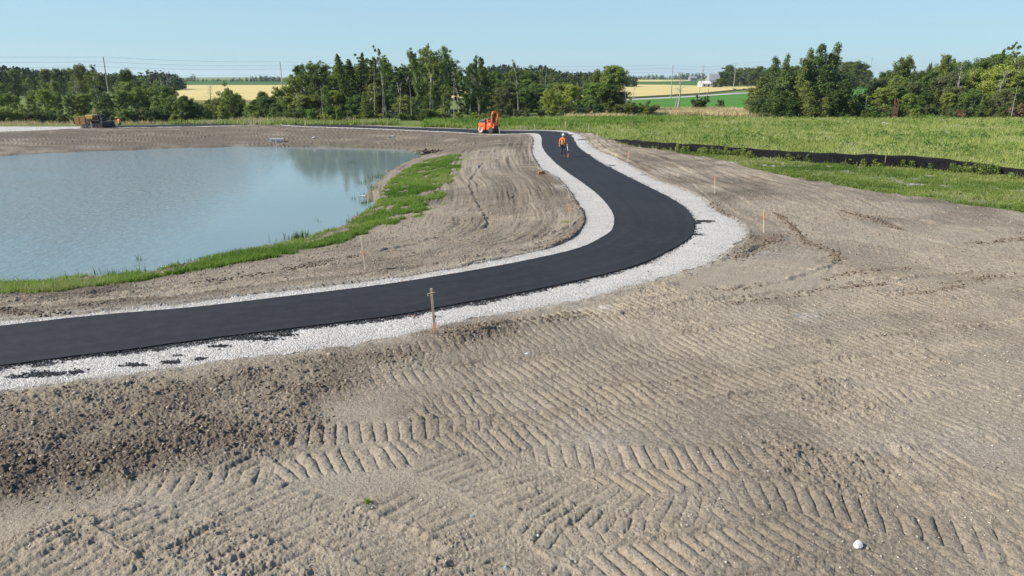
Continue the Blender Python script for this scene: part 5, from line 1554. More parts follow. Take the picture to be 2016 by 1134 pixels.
LAND = [(0, 'at far end of left woods'), (40, 'left of the yellow paver'), (120, 'directly behind the yellow paver'), (195, 'beside the tall left utility pole'), (240, 'behind the distant orange worker'), (290, 'where the left woods thin out'), (335, 'at near corner of far wheat'),
        (395, 'amid the bushes before the wheat'), (455, 'before the open wheat field'), (500, 'at start of the main woods'), (545, 'right of the second utility pole'), (600, 'left of the woods\' first peak'), (660, 'at the woods\' evergreen peak'), (720, 'among the white trunks mid-woods'), (775, 'mid-woods above the white stakes'),
        (830, 'among the tallest swept poplars'), (880, 'left of the orange roller'), (930, 'directly behind the orange roller'), (985, 'right of the orange roller'), (1035, 'behind the crest of the path'), (1080, 'behind the walking worker'), (1130, 'right of the walking worker'), (1175, 'beside the large round tree'), (1225, 'at right end of main woods'), (1270, 'at brushy end of the woods'),
        (1310, 'beside the slanting dead tree'), (1365, 'out in the green field'), (1430, 'beyond the farm wheat'), (1475, 'left of the vine-covered clump'), (1530, 'in the vine-covered clump'), (1600, 'mid vine-covered clump'), (1655, 'right of the vine-covered clump'), (1700, 'at left edge of right woods'),
        (1750, 'below the oak of right woods'), (1800, 'above the bright little bush'), (1860, 'beside the white forked dead tree'), (1915, 'above the rusty brush'), (1965, 'near the pale standing trunk'), (2010, 'at far end of right woods')]
TREES = []
def tree(kind, px, Y, top, wpx=None, row='', label=None, grp=None, wfac=1.0, ktop=True, sink=.0):
    shape, nvar, lm, bk_ = KINDS[kind]
    x = XatY(px, Y); z = bh(x, Y) - .05
    h = (Zat(top, Y) - z)
    if h < .5: h = .5
    x = XatY(px, Y, z + h * .6)
    i = random.randrange(nvar)
    tm, cm = proto(kind, i)
    sz = h / 10.0 if shape != 'shrub' else h / 8.2
    if wpx is not None:
        natural = {'broad': 7.2, 'poplar': 3.0, 'sparse': 3.2, 'conifer': 3.6, 'shrub': 10.5, 'draped': 6.0, 'dead': 4.5, 'snag': 1.5}[shape]
        sx = (wpx * Y / F) / natural
    else:
        sx = sz * random.uniform(.85, 1.2) * wfac
    nm, cat = OBJN[shape]
    o = empty(nm, (x, Y, z), random.uniform(0, 6.28), None, cat, grp)
    o.scale = (sx, sx, sz)
    t = bpy.data.objects.new('trunk', tm); COL.objects.link(t); t.parent = o
    if cm:
        c = bpy.data.objects.new('crown', cm); COL.objects.link(c); c.parent = o
    TREES.append([o, kind, px, row, label, Y, top])
    return o

def outline(px, pts):
    return float(np.interp(px, [p[0] for p in pts], [p[1] for p in pts]))
def pick(w):
    ks = list(w); return random.choices(ks, [w[k] for k in ks])[0]
def row(px0, px1, step, Y0, Y1, tops, kinds, rowname, grp, jt=6, wfac=1.0):
    px = px0
    while px < px1:
        Y = random.uniform(Y0, Y1)
        tree(pick(kinds), px + random.uniform(-.3, .3) * step, Y, outline(px, tops) + random.uniform(-.2, 1) * jt, None, rowname, None, grp, wfac)
        px += step * random.uniform(.75, 1.25)

# left woods
gl = 'trees of the left woods'
row(-16, 250, 21, 215, 245, [(-60, 128), (60, 128), (120, 134), (150, 128), (200, 138), (250, 145)], {'broad_dark': 4, 'conifer': 1, 'poplar_dark': 1}, 'in back row', gl, 7)
row(-16, 260, 27, 150, 180, [(-60, 150), (0, 152), (100, 152), (180, 150), (260, 160)], {'broad': 3, 'broad_dark': 3, 'poplar': 2}, 'in middle row', gl, 12)
tree('broad_dark', 157, 172, 121, 46, 'rising', 'dark round tree whose crown rises above the left woods, left of the tall pole', gl)
tree('poplar_dark', 176, 165, 128, 22, '', None, gl)
tree('broad_dark', 247, 160, 131, 44, '', 'dark tree with a separate round crown just right of the tall utility pole', gl)
tree('sparse', 296, 150, 136, 36, '', 'thin wispy tree standing alone above the shrubs at the edge of the wheat', gl)
tree('sparse', 312, 155, 140, 30, '', None, gl)
row(250, 345, 20, 136, 150, [(250, 150), (345, 162)], {'broad': 3, 'broad_dark': 2, 'poplar': 1}, 'in second row', gl, 10, 1.2)
row(330, 520, 19, 118, 124, [(330, 188), (365, 188), (390, 196), (420, 194), (455, 184), (490, 196), (520, 190)], {'broad': 4, 'broad_dark': 2, 'bright': 2}, 'in hedge row', gl, 8, 1.3)
row(-16, 500, 23, 121, 134, [(-60, 178), (0, 180), (60, 172), (110, 168), (160, 178), (215, 172), (260, 168), (290, 175), (320, 185), (345, 195), (365, 186), (390, 195), (420, 190), (455, 175), (480, 185), (500, 205)], {'broad': 4, 'bright': 3, 'shrub': 2, 'broad_dark': 3}, 'in front row', gl, 10)
row(-16, 520, 24, 112, 119, [(-60, 212), (0, 212), (60, 205), (110, 214), (160, 225), (220, 215), (300, 215), (365, 205), (420, 212), (460, 205), (520, 222)], {'shrub': 4, 'shrub_bright': 3, 'shrub_dark': 3}, 'low down', gl, 10)
tree('broad_dark', 366, 113, 184, 46, '', 'dark rounded tree standing out before the wheat field', gl)
tree('broad', 458, 116, 171, 44, '', 'mid-green tree with a tall rounded crown before the wheat field', gl)
tree('dead', 152, 128, 150, 30, '', 'greyish dead tree with forked stems directly behind the yellow paver', gl)
tree('dead', 192, 132, 165, 24, '', 'thin bare tree behind the back of the paver', gl)
tree('dead', 322, 145, 138, 34, '', 'bare twiggy tree above the shrubs left of the wheat field', gl)
tree('dead', 415, 140, 165, 40, '', 'bare twiggy bush poking up before the wheat', gl)

# main woods
gm_ = 'trees of the main woods'
TOPS = [(490, 205), (510, 185), (530, 172), (555, 160), (575, 158), (590, 135), (605, 124), (625, 122), (640, 128), (655, 124), (668, 112), (680, 101), (690, 106), (703, 98), (715, 112), (735, 116), (752, 100), (770, 120), (790, 113), (805, 122), (822, 99), (835, 110), (850, 92), (860, 100), (872, 94), (885, 108), (900, 116), (915, 120), (925, 113), (940, 116), (955, 135), (975, 138), (1000, 132), (1018, 128), (1030, 138), (1060, 138), (1078, 130), (1090, 142), (1130, 145), (1160, 138), (1180, 135)]
row(555, 950, 15, 118, 132, TOPS, {'poplar': 4, 'poplar_dark': 4, 'sparse': 2, 'conifer': 1}, 'in tall row', gm_, 14, 1.25)
row(500, 960, 15, 128, 145, [(a, b + 14) for a, b in TOPS], {'poplar': 3, 'broad_dark': 5, 'poplar_dark': 2}, 'in back row', gm_, 16, 1.25)
row(505, 960, 22, 110, 117, [(500, 205), (520, 190), (560, 185), (600, 170), (700, 165), (800, 170), (900, 170), (960, 180)], {'broad': 4, 'poplar': 3, 'broad_dark': 4, 'poplar_dark': 1}, 'in middle row', gm_, 20, 1.3)
row(495, 1000, 21, 104, 109, [(495, 222), (560, 215), (700, 213), (850, 212), (1000, 220)], {'shrub': 5, 'shrub_dark': 4, 'shrub_bright': 3, 'shrub_olive': 1}, 'low down', gm_, 14, 1.2)
for (a_, t_) in [(520, 175), (548, 168), (600, 127), (620, 121)]: tree('broad' if a_ < 560 else 'poplar', a_, 120, t_, 34 if a_ < 560 else 22, '', None, gm_)
tree('conifer', 680, 116, 100, 30, '', 'dark pointed evergreen forming the left one of the twin highest points', gm_)
tree('conifer', 703, 118, 97, 34, '', 'dark pointed evergreen forming the right one of the twin highest points', gm_)
tree('cedar', 720, 106, 178, 26, '', 'small green cone-shaped cedar at the foot of the woods', gm_)
tree('sparse', 755, 112, 91, 30, '', 'white-stemmed poplar with a wispy tuft blown to one side', gm_)
tree('snag', 735, 108, 128, 8, '', 'white bare trunk standing before the dark main woods', gm_)
tree('snag', 752, 108, 145, 7, '', None, gm_)
tree('snag', 786, 109, 160, 9, '', 'white forked snag low in the main woods', gm_)
tree('snag', 808, 108, 148, 7, '', None, gm_)
tree('snag', 893, 109, 150, 7, '', None, gm_)
tree('snag', 634, 108, 165, 6, '', None, gm_)
tree('snag', 846, 108, 155, 6, '', None, gm_)
tree('poplar', 822, 114, 96, 22, '', None, gm_); tree('poplar', 851, 113, 90, 26, '', 'tallest poplar of the main woods, its tip swept sideways', gm_); tree('poplar', 872, 113, 92, 24, '', 'second tallest poplar, right beside the tallest one', gm_)
tree('poplar_dark', 925, 112, 111, 22, '', None, gm_); tree('poplar_dark', 942, 113, 113, 22, '', None, gm_)
tree('shrub_bright', 668, 102.5, 212, 20, '', 'upright yellow-green bush behind the two stakes', gm_)
tree('shrub_bright', 640, 102.5, 224, 26, '', 'low yellow-green bush behind the far path', gm_)
# woods right of the roller
row(965, 1190, 17, 150, 185, [(960, 138), (1000, 134), (1020, 124), (1050, 140), (1076, 128), (1100, 145), (1190, 150)], {'broad_dark': 5, 'poplar_dark': 3}, 'in back row', gm_, 8)
row(975, 1240, 19, 122, 135, [(975, 165), (1020, 160), (1060, 178), (1100, 172), (1150, 160), (1200, 158), (1240, 170)], {'broad': 4, 'olive': 2, 'poplar': 2, 'broad_dark': 2, 'bright': 1}, 'in middle row', gm_, 16, 1.35)
row(970, 1200, 24, 136, 148, [(970, 150), (1030, 150), (1080, 158), (1200, 155)], {'broad': 4, 'broad_dark': 3}, 'in second row', gm_, 12, 1.3)
row(985, 1255, 22, 114, 120, [(985, 210), (1050, 212), (1120, 208), (1180, 205), (1255, 212)], {'shrub': 3, 'shrub_dark': 5, 'shrub_olive': 1}, 'low down', gm_, 10)
tree('sparse', 1020, 128, 117, 24, '', 'pale-stemmed wispy tree rising above the woods right of the roller', gm_)
tree('snag', 1072, 128, 126, 8, '', None, gm_)
tree('broad', 1211, 126, 119, 78, '', 'large round mid-green tree towering at the right end of the main woods', gm_)
tree('broad_dark', 1185, 130, 132, 56, '', None, gm_)
tree('bright', 1085, 118, 172, 42, '', 'bright yellow-green tree right behind the walking worker', gm_)
tree('bright', 1125, 119, 160, 40, '', 'bright yellow-green tree right of the walking worker', gm_)
tree('dead', 1236, 121, 162, 26, '', 'pinkish grey leafless thicket tree at the right end of the woods', gm_)
tree('dead', 1246, 122, 168, 20, '', None, gm_)
tree('shrub_dark', 1262, 116, 202, 56, '', 'dark spreading brush at the right end of the main woods', gm_)
tree('shrub_dark', 1225, 115, 206, 44, '', None, gm_)

# out in the fields
tree('snag', 1330, 137, 172, 12, '', 'thick broken pale trunk standing in the dry grass', 'dead trees in the fields')
def lean_dead(px, Y, top, w, label):
    o = tree('dead', px, Y, top, w, '', label, 'dead trees in the fields'); return o
o = lean_dead(1336, 139, 136, 60, 'slender dead tree with long slanting branches behind the broken trunk')
o.rotation_euler = (0, R(12), .3)
lean_dead(1379, 180, 123, 22, 'tall thin dead tree with upright twigs in the green field')
lean_dead(1392, 160, 172, 24, 'small bare sapling just right of the nearer green bush')
tree('shrub_dark', 1379, 134, 191, 30, '', 'taller of two round dark bushes in the green field', 'bushes in the green field')
tree('shrub_dark', 1418, 138, 197, 20, '', 'smaller of two round dark bushes in the green field', 'bushes in the green field')
tree('shrub_dark', 1445, 330, 174.5, 12, '', 'small round bush beside the country road near a pole', 'bushes in the green field')
tree('shrub_dark', 1465, 350, 174, 6, '', 'tiny bush further along the country road', 'bushes in the green field')
tree('shrub_dark', 1303, 133, 213, 10, '', 'tiny bush at the edge of the dry grass', 'bushes in the green field')
gf = 'trees around the farm'
for (a_, t_, w_, Y_) in [(1425, 138, 26, 430), (1434, 125, 24, 440), (1456, 131, 26, 450), (1473, 131, 24, 440), (1489, 130, 22, 450), (1497, 127, 22, 455), (1508, 134, 24, 430), (1545, 130, 30, 420), (1560, 126, 28, 430), (1418, 152, 18, 400), (1407, 160, 10, 395), (1444, 140, 22, 425), (1482, 136, 22, 430), (1520, 132, 26, 425), (1532, 134, 24, 430)]:
    tree('broad_dark', a_, Y_, t_, w_ * 1.45, 'behind wheat', None, gf)
for (a_, t_, w_, Y_) in [(1648, 128, 34, 380), (1670, 117, 44, 385), (1690, 118, 40, 375), (1702, 135, 28, 370), (1655, 140, 30, 372)]:
    tree('broad_dark', a_, Y_, t_ - 1, w_ * 1.4, 'in round clump', None, 'trees of the distant round clump')

# vine-draped clump
gv = 'trees of the vine-covered clump'
for (a_, t_, w_, Y_, k_) in [(1500, 150, 50, 122, 'draped'), (1523, 112, 54, 121, 'draped'), (1546, 107, 40, 119, 'draped'), (1540, 160, 74, 116, 'draped'), (1590, 96, 50, 118, 'draped'), (1616, 88, 74, 120, 'draped'), (1642, 85, 60, 121, 'draped'), (1625, 125, 84, 117, 'draped'), (1612, 130, 60, 123, 'broad'), (1662, 112, 30, 124, 'sparse'), (1655, 150, 44, 118, 'broad_dark'), (1530, 170, 56, 115, 'draped'), (1590, 160, 60, 114.5, 'draped'), (1640, 175, 56, 114.5, 'broad_dark'), (1500, 190, 46, 119, 'broad_dark'), (1575, 125, 40, 126, 'broad_dark')]:
    tree(k_, a_, Y_, t_, w_, '', None, gv)
for (a_, t_, w_) in [(1490, 200, 34), (1520, 205, 34), (1560, 205, 40), (1600, 205, 44), (1640, 200, 40), (1672, 190, 34), (1690, 208, 30)]:
    tree('shrub_dark' if a_ != 1600 else 'shrub', a_, 113.5 + (a_ % 3), t_, w_, 'low down', None, gv)

# right woods
gr = 'trees of the right woods'
row(1745, 2036, 20, 150, 190, [(1745, 130), (1790, 140), (1830, 128), (1870, 112), (1900, 118), (1940, 104), (1960, 98), (1985, 112), (2010, 95), (2110, 90)], {'broad_dark': 6, 'broad': 2}, 'in back row', gr, 8, 1.2)
row(1705, 2036, 21, 122, 134, [(1700, 165), (1740, 142), (1790, 150), (1840, 138), (1900, 124), (1950, 118), (2000, 118), (2110, 115)], {'broad': 4, 'broad_dark': 2, 'olive': 4, 'bright': 2, 'poplar': 1, 'cedar': 1}, 'in middle row', gr, 16, 1.2)
row(1705, 2036, 22, 115, 121, [(1705, 185), (1760, 165), (1830, 165), (1900, 165), (2110, 160)], {'olive': 4, 'broad': 5, 'bright': 2, 'cedar': 1, 'broad_dark': 1}, 'in front row', gr, 22, 1.25)
row(1700, 2036, 22, 111, 114.5, [(1700, 210), (1800, 206), (1900, 208), (2110, 206)], {'shrub_dark': 5, 'shrub': 3, 'shrub_olive': 2}, 'low down', gr, 12)
tree('broad_dark', 1772, 140, 104, 56, '', 'tall dark oak-like tree rising at the left of the right woods', gr)
tree('broad_dark', 1826, 170, 118, 14, '', None, gr)
tree('broad_dark', 1861, 150, 99, 42, '', 'dark tree with a tall separate crown mid right woods', gr)
tree('conifer', 1955, 140, 91, 30, '', 'pointed dark tree at the ridge of the right woods', gr)
tree('sparse', 2008, 135, 80, 40, '', 'tall wispy tree at the right margin of the woods', gr)
tree('dead', 1886, 118, 122, 40, '', 'white forked dead tree standing before the right woods', gr)
tree('dead', 1965, 118, 132, 36, '', 'bare pale tree right of the white forked one', gr)
tree('snag', 1998, 110.5, 165, 7, '', 'bare pale trunk standing in the meadow edge before the right woods', gr)
tree('snag', 1929, 111.5, 187, 5, '', None, gr); tree('snag', 1914, 112, 195, 6, '', None, gr); tree('snag', 1986, 111, 205, 5, '', None, gr); tree('snag', 1706, 114, 175, 5, '', None, gr)
tree('shrub_bright', 1797, 110.5, 216, 14, '', 'small bright yellow-green bush at the meadow edge', gr)
for (a_, t_, w_) in [(1738, 214, 10), (1764, 196, 14), (1892, 217, 24), (1995, 212, 26), (2012, 206, 22), (1978, 219, 22)]:
    tree('shrub_rust', a_, 111.5, t_, w_, 'low down', None, gr)

# assign labels
def land(px):
    best = LAND[0][1]
    for a_, s_ in LAND:
        if px >= a_: best = s_
    return best
groups = {}
for t in TREES:
    if t[4] is None:
        t[4] = ' '.join(w for w in (DESC[t[1]], t[3], land(t[2])) if w); t[4] = ' '.join(t[4].split()[:16]); t.append(True)
    else:
        t.append(False)
    groups.setdefault(t[4], []).append(t)
ORD = ['leftmost', 'second from left', 'third from left', 'fourth from left', 'fifth from left', 'sixth from left', 'seventh from left', 'eighth from left', 'ninth from left', 'tenth from left', 'eleventh from left', 'twelfth from left']
for lab, ts in groups.items():
    ts.sort(key=lambda t: t[2])
    if len(ts) == 1:
        ts[0][0]['label'] = lab; continue
    for i_, t in enumerate(ts):
        if len(ts) == 2:
            s_ = 'left of two' if i_ == 0 else 'right of two'
        else:
            s_ = ORD[min(i_, 11)] if i_ < len(ts) - 1 else 'rightmost'
        words_ = lab.split()
        t[0]['label'] = ' '.join(words_) + ', ' + s_
print('trees', len(TREES))

# brush at the foot of the right woods and of the vine-covered clump
def brush(px, py, w, nn, mat, label):
    x_, y_ = G(px, py)
    rg = np.random.default_rng(int(px)); paths = []
    for i in range(nn):
        a_ = rg.random() * 6.28
        p, r = limb((rg.normal(0, w * .4), rg.normal(0, .5), .05), (math.cos(a_), math.sin(a_) * .6, rg.uniform(.05, .5)), rg.uniform(.8, 2.4), .035, rg, 5, .05, .15); paths.append((p, r))
    v, f = tube_arrays(paths, 5)
    o = mesh_arrays('brush_pile', v, f, mat, smooth=True); o.location = (x_, y_, 0); return tag(o, label, 'brush pile', 'brush piles at the meadow edge')
brush(1700, 230, 2.0, 40, M['bark_grey'], 'low grey brush pile between the vine-covered clump and the right woods')
brush(1897, 227, 1.4, 50, simple('rusty_twigs', (.30, .17, .10), .9), 'rusty brown brush pile below the white forked dead tree')
brush(1945, 230, 2.2, 34, M['bark_pale'], 'bleached fallen branches in front of the right woods')
brush(2008, 226, 2.0, 50, simple('rusty_twigs_dark', (.24, .14, .09), .9), 'rusty brown brush pile beside the bare pale trunk')

# far woods that read as one mass
def treeline(name, pts, Y, depth, label, mat='leaf_far', base_z=0., ls=1.0, dens=1.0):
    C = []; S = []
    px = pts[0][0]
    while px < pts[-1][0]:
        for _ in range(2):
            Yy = Y + random.uniform(-.5, .5) * depth
            ztop = Zat(outline(px, pts) + random.uniform(-1.0, 3.0) * 2 , Y)
            if ztop > base_z + 1:
                wd = (ztop - base_z) * random.uniform(.25, .4)
                xx = XatY(px + random.uniform(-4, 4), Yy)
                n = int(90 * dens)
                dd = rng.normal(0, 1, (n, 3)); dd /= np.linalg.norm(dd, axis=1)[:, None]
                rr = rng.random(n)[:, None] ** .4
                hz = (ztop - base_z)
                p = np.array([xx, Yy, base_z + hz * .5]) + dd * rr * np.array([wd, wd, hz * .52])
                p[:, 2] = np.maximum(p[:, 2], base_z)
                C.append(p); S.append(np.full(n, hz * .085 * ls))
        px += random.uniform(3, 6) * 1
    C = np.vstack(C); S = np.concatenate(S)
    v, f = leaf_quads(C, S * (.6 + .8 * rng.random(len(C))), .3, aspect=.8)
    t = np.clip(np.repeat(rng.random(len(C)), 4), 0, 1)
    return tag(mesh_arrays(name, v, f, M[mat], tint=t), label, 'far woods', kind='stuff')
treeline('far_woods', [(-80, 134), (0, 130), (40, 134), (100, 140), (250, 146), (270, 150), (300, 144), (345, 142), (356, 150), (362, 158)], 330, 40, 'dark wooded ridge behind the left woods')
treeline('distant_treeline', [(355, 156), (372, 152), (378, 146), (384, 156), (440, 154), (470, 153), (485, 155), (498, 150), (520, 149), (545, 152), (600, 156)], 820, 40, 'thin distant row of trees beyond the left crop field', ls=.8)
treeline('wooded_hill', [(930, 140), (960, 132), (1000, 128), (1040, 132), (1075, 128), (1090, 140), (1125, 142), (1160, 141), (1250, 150)], 420, 40, 'dark wooded hill behind the main woods')
treeline('horizon_woods', [(1100, 142), (1240, 148), (1260, 149), (1285, 146), (1320, 149), (1345, 145), (1375, 144), (1395, 146), (1420, 150), (1500, 150), (1600, 152), (1700, 153), (1730, 151), (1800, 152)], 1300, 80, 'dark band of woods on the horizon behind the farm', ls=.8)
treeline('left_horizon_woods', [(230, 152), (330, 155), (420, 157), (620, 157)], 1500, 60, 'thin line of woods on the left horizon', ls=.8)
treeline('right_horizon_woods', [(1700, 155), (1750, 154), (2100, 152)], 900, 60, 'line of woods behind the right woods', ls=.8)

# ------------------------------------------------------------------ farm buildings
M['white_wall'] = simple('white_siding', (.60, .60, .59), .7, 0, .06, .3)
M['grey_roof'] = simple('grey_roof', (.22, .23, .24), .7, 0, .1, .3)
M['dark_glass'] = simple('window_dark', (.05, .06, .07), .2)
def house(name, px, Y, wpx, wall_h, roof_h, dep, label, rz=0, wall='white_wall', roof='grey_roof', nwin=3, gable_side=False):
    x_ = XatY(px, Y); w = wpx * Y / F
    o = empty(name, (x_, Y, 0), rz, label, 'building')
    MB().box((0, 0, wall_h / 2), (w, dep, wall_h)).build('wall', M[wall], o)
    e = .4
    r = MB()
    r.bm.verts.ensure_lookup_table()
    a = [(-w / 2 - e, -dep / 2 - e, wall_h), (w / 2 + e, -dep / 2 - e, wall_h), (w / 2 + e, dep / 2 + e, wall_h), (-w / 2 - e, dep / 2 + e, wall_h), (-w / 2 - e + (w * .18 if gable_side else 0), 0, wall_h + roof_h), (w / 2 + e, 0, wall_h + roof_h)]
    v = [r.bm.verts.new(p) for p in a]
    for f_ in ((0, 1, 5, 4), (2, 3, 4, 5), (0, 4, 3), (1, 2, 5), (3, 2, 1, 0)): r.bm.faces.new([v[i] for i in f_])
    r.build('roof', M[roof], o)
    for i in range(nwin):
        wx_ = -w / 2 + w * (i + .5) / nwin
        f = MB().box((wx_, -dep / 2 - .04, wall_h * .55), (1.1, .08, 1.3)).build('window', M['white_wall'], o)
        MB().box((wx_, -dep / 2 - .09, wall_h * .55), (.9, .04, 1.1)).build('pane', M['dark_glass'], f)
    return o
house('farmhouse', 1402, 425, 19, 4.2, 3.6, 9, 'white farmhouse with a steep grey roof beside the dark farm trees', 0, gable_side=True)
house('farm_shed', 1386, 415, 17, 2.4, 1.4, 7, 'low white shed left of the farmhouse', .1, nwin=2, roof='white_wall')
house('barn', 1363, 900, 12, 4, 2.5, 12, 'distant grey barn beyond the dark green field', 0, 'grey_roof', 'grey_roof', 0)
house('field_shed', 1561, 300, 7, 2.2, 1.2, 4, 'small white shed glimpsed through the vine-covered clump', 0, nwin=1)

# ------------------------------------------------------------------ utility poles and cables
POLES = [(203, 170, 112, 'tall utility pole above the left woods near the paver', R(.5)), (551, 225, 121, 'utility pole standing before the wheat at the start of the main woods', R(-.6)),
         (1325, 215, 128, 'thin utility pole beside the country road and wheat', R(.2)), (1449, 325, 124, 'pale utility pole before the dark farm trees', R(.6)), (1554, 300, 117, 'pale utility pole rising out of the vine-covered clump', R(.5)), (1718, 420, 112, 'tall distant pole between the round tree clump and the right woods', R(.3))]
tips = []
for k, (px, Y, top, lab, ln) in enumerate(POLES):
    hh_ = Zat(top, Y); x_ = XatY(px, Y, hh_)
    o = empty('utility_pole', (x_, Y, 0), 0, lab, 'utility pole', 'utility poles'); o.rotation_euler = (0, ln, 0)
    o.location.x = x_ - math.sin(ln) * hh_
    MB().tube([(0, 0, -.5), (0, 0, hh_ * .5), (0, 0, hh_)], [.17, .14, .10], 10).build('shaft', M['pole'], o)
    MB().box((0, 0, hh_ * .93), (.9 if k in (3, 5) else .35, .10, .10)).build('crossarm', M['pole'], o)
    b = MB()
    for s_ in (-1, 1): b.lathe_y((s_ * (.38 if k in (3, 5) else .15), 0, hh_ * .94 + .1), [(.05, -.04), (.07, 0), (.05, .04)], 8)
    b.build('insulator', M['galv'], o)
    R_ = [hh_, hh_ * .90, hh_ * .80, hh_ * .66]
    tips.append([(o.location.x + math.sin(ln) * r_, Y, r_ * math.cos(ln)) for r_ in R_])
ends_l = [(-165, 120, z) for z in (11.4, 10.2, 9.0, 7.6)]
line_pts = [[ends_l[j], tips[0][j], tips[1][j], tips[2][j], tips[3][j], tips[4][j], tips[5][j], (260, 520, tips[5][j][2])] for j in range(4)]
names = ['topmost overhead cable strung between the utility poles', 'second overhead cable from the top between the utility poles', 'third overhead cable from the top between the utility poles', 'lowest overhead cable strung between the utility poles']
for j in range(4):
    if j >= 3: rad_c = .014
    else: rad_c = .020
    pts = []
    lp = line_pts[j]
    for i in range(len(lp) - 1):
        a_, b_ = Vector(lp[i]), Vector(lp[i + 1]); n_ = 14
        sag = (b_ - a_).length * .008
        for q in range(n_):
            t_ = q / n_
            p = a_.lerp(b_, t_); p.z -= 4 * sag * t_ * (1 - t_); pts.append(tuple(p))
    pts.append(lp[-1])
    o = MB().tube(pts, rad_c, 5).build('power_cable', M['cable'], None)
    tag(o, names[j], 'cable', 'overhead cables')

# ------------------------------------------------------------------ machines
M['orange'] = simple('machine_orange', (.80, .13, .035), .38, 0, .08, 3, 0, .5, (.25, .10, .05), .3)
M['yellow'] = simple('machine_ochre', (.27, .14, .035), .5, 0, .2, 2, 0, .5, (.06, .035, .02), .9)
M['yellow_clean'] = simple('machine_yellow', (.50, .30, .06), .45, 0, .1, 2, 0, .5, (.2, .11, .04), .6)
M['black'] = simple('machine_black', (.022, .022, .024), .6, 0, .3, 4)
M['darkgrey'] = simple('hood_grey', (.10, .105, .115), .45, 0, .2, 4)
M['rubber'] = simple('tyre_rubber', (.035, .034, .033), .85, 0, .3, 8, .004)
M['steel'] = simple('drum_steel', (.52, .42, .38), .35, .7, .12, 5)
M['rim'] = simple('wheel_rim', (.55, .16, .07), .5, 0, .1, 5)
M['chrome'] = simple('bare_steel', (.5, .5, .5), .4, .8, .1, 5)
M['lamp_glass'] = simple('lamp_glass', (.7, .7, .66), .15)

x_, y_ = G(962, 262.3)
ro = empty('road_roller', (x_, y_, .055), math.pi - R(42), 'orange combination road roller with a tall roll bar parked on the distant path', 'road roller')
# local: front +x, left +y, up z ; seen side is the left one
b = MB().prism([(.12, .42), (.22, .36), (.42, .36), (.52, .76), (1.16, .84), (1.24, .98), (1.05, 1.12), (.12, 1.12)], -.50, .50, .03); b.build('front_frame', M['orange'], ro)
hd = MB().prism([(.16, 1.10), (1.12, 1.10), (1.20, 1.18), (1.05, 1.36), (.62, 1.50), (.16, 1.54)], -.46, .46, .05).build('hood', M['darkgrey'], ro)
v_ = MB()
for i in range(6): v_.box((.32 + i * .11, .47, 1.30 - i * .012), (.05, .02, .20))
for i in range(6): v_.box((.32 + i * .11, -.47, 1.30 - i * .012), (.05, .02, .20))
v_.build('louvre', M['black'], hd)
MB().lathe_y((.86, 0, .37), [(.30, -.49), (.365, -.49), (.37, -.46), (.37, .46), (.365, .49), (.30, .49)], 36).build('drum', simple('drum_paint', (.62, .42, .36), .5, .2, .15, 4), ro, False)
MB().prism([(.78, .46), (.80, .30), (.92, .30), (.94, .46), (1.06, .84), (.72, .84)], .495, .56, .01).build('drum_yoke', M['orange'], ro)
MB().prism([(.78, .46), (.80, .30), (.92, .30), (.94, .46), (1.06, .84), (.72, .84)], -.56, -.495, .01).build('drum_yoke', M['orange'], ro)
MB().lathe_y((-.02, 0, .62), [(.13, -.16), (.13, .16)], 16).box((0, 0, .72), (.34, .24, .75), None, .02).build('articulation_joint', M['black'], ro)
MB().prism([(-.12, .34), (-.12, 1.00), (-.30, 1.18), (-1.20, 1.18), (-1.30, 1.02), (-1.30, .62), (-1.02, .50), (-.40, .50), (-.34, .34)], -.46, .46, .04).build('rear_frame', M['orange'], ro)
MB().box((-.66, .50, .86), (.66, .10, .26), None, .04).build('fender', M['orange'], ro)
MB().box((-.66, -.50, .86), (.66, .10, .26), None, .04).build('fender', M['orange'], ro)
MB().box((-1.27, 0, .62), (.10, .9, .52), None, .03).build('rear_panel', M['black'], ro)
for yy in (-.42, -.15, .15, .42):
    w_ = MB().lathe_y((-.82, yy, .345), [(.19, -.11), (.30, -.115), (.345, -.09), (.35, 0), (.345, .09), (.30, .115), (.19, .11)], 28).build('tyre', M['rubber'], ro)
    if abs(yy) > .3:
        MB().lathe_y((-.82, yy + (.05 if yy > 0 else -.05), .345), [(.07, -.05), (.18, -.05), (.185, .03 if yy > 0 else -.03), (.07, .05)], 20).build('rim', M['black'], w_)
# operator place
MB().box((-.48, 0, 1.20), (.52, .9, .04), None, .01).build('deck', M['black'], ro)
MB().box((-.70, .0, 1.34), (.42, .44, .12), None, .04).build('seat', M['black'], ro)
MB().box((-.90, .0, 1.62), (.10, .42, .48), ('Y', -.12), .04).build('backrest', M['black'], ro)
c_ = MB().tube([(-.16, .0, 1.15), (-.28, .0, 1.62)], .05, 8).box((-.24, 0, 1.56), (.18, .42, .12), ('Y', .4), .02).build('steering_column', M['black'], ro)
t_ = [(-.32 + .18 * math.cos(a) * .35, .18 * math.sin(a), 1.68 + .18 * math.cos(a) * .9) for a in [k * math.pi / 8 for k in range(17)]]
MB().tube(t_, .014, 6).build('steering_wheel', M['black'], ro)
MB().tube([(-.42, .45, 1.18), (-.42, .45, 1.45), (-.95, .45, 1.50), (-1.0, .45, 1.18)], .022, 8).build('handrail', M['orange'], ro)
MB().tube([(-.42, -.45, 1.18), (-.42, -.45, 1.45), (-.95, -.45, 1.50), (-1.0, -.45, 1.18)], .022, 8).build('handrail', M['orange'], ro)
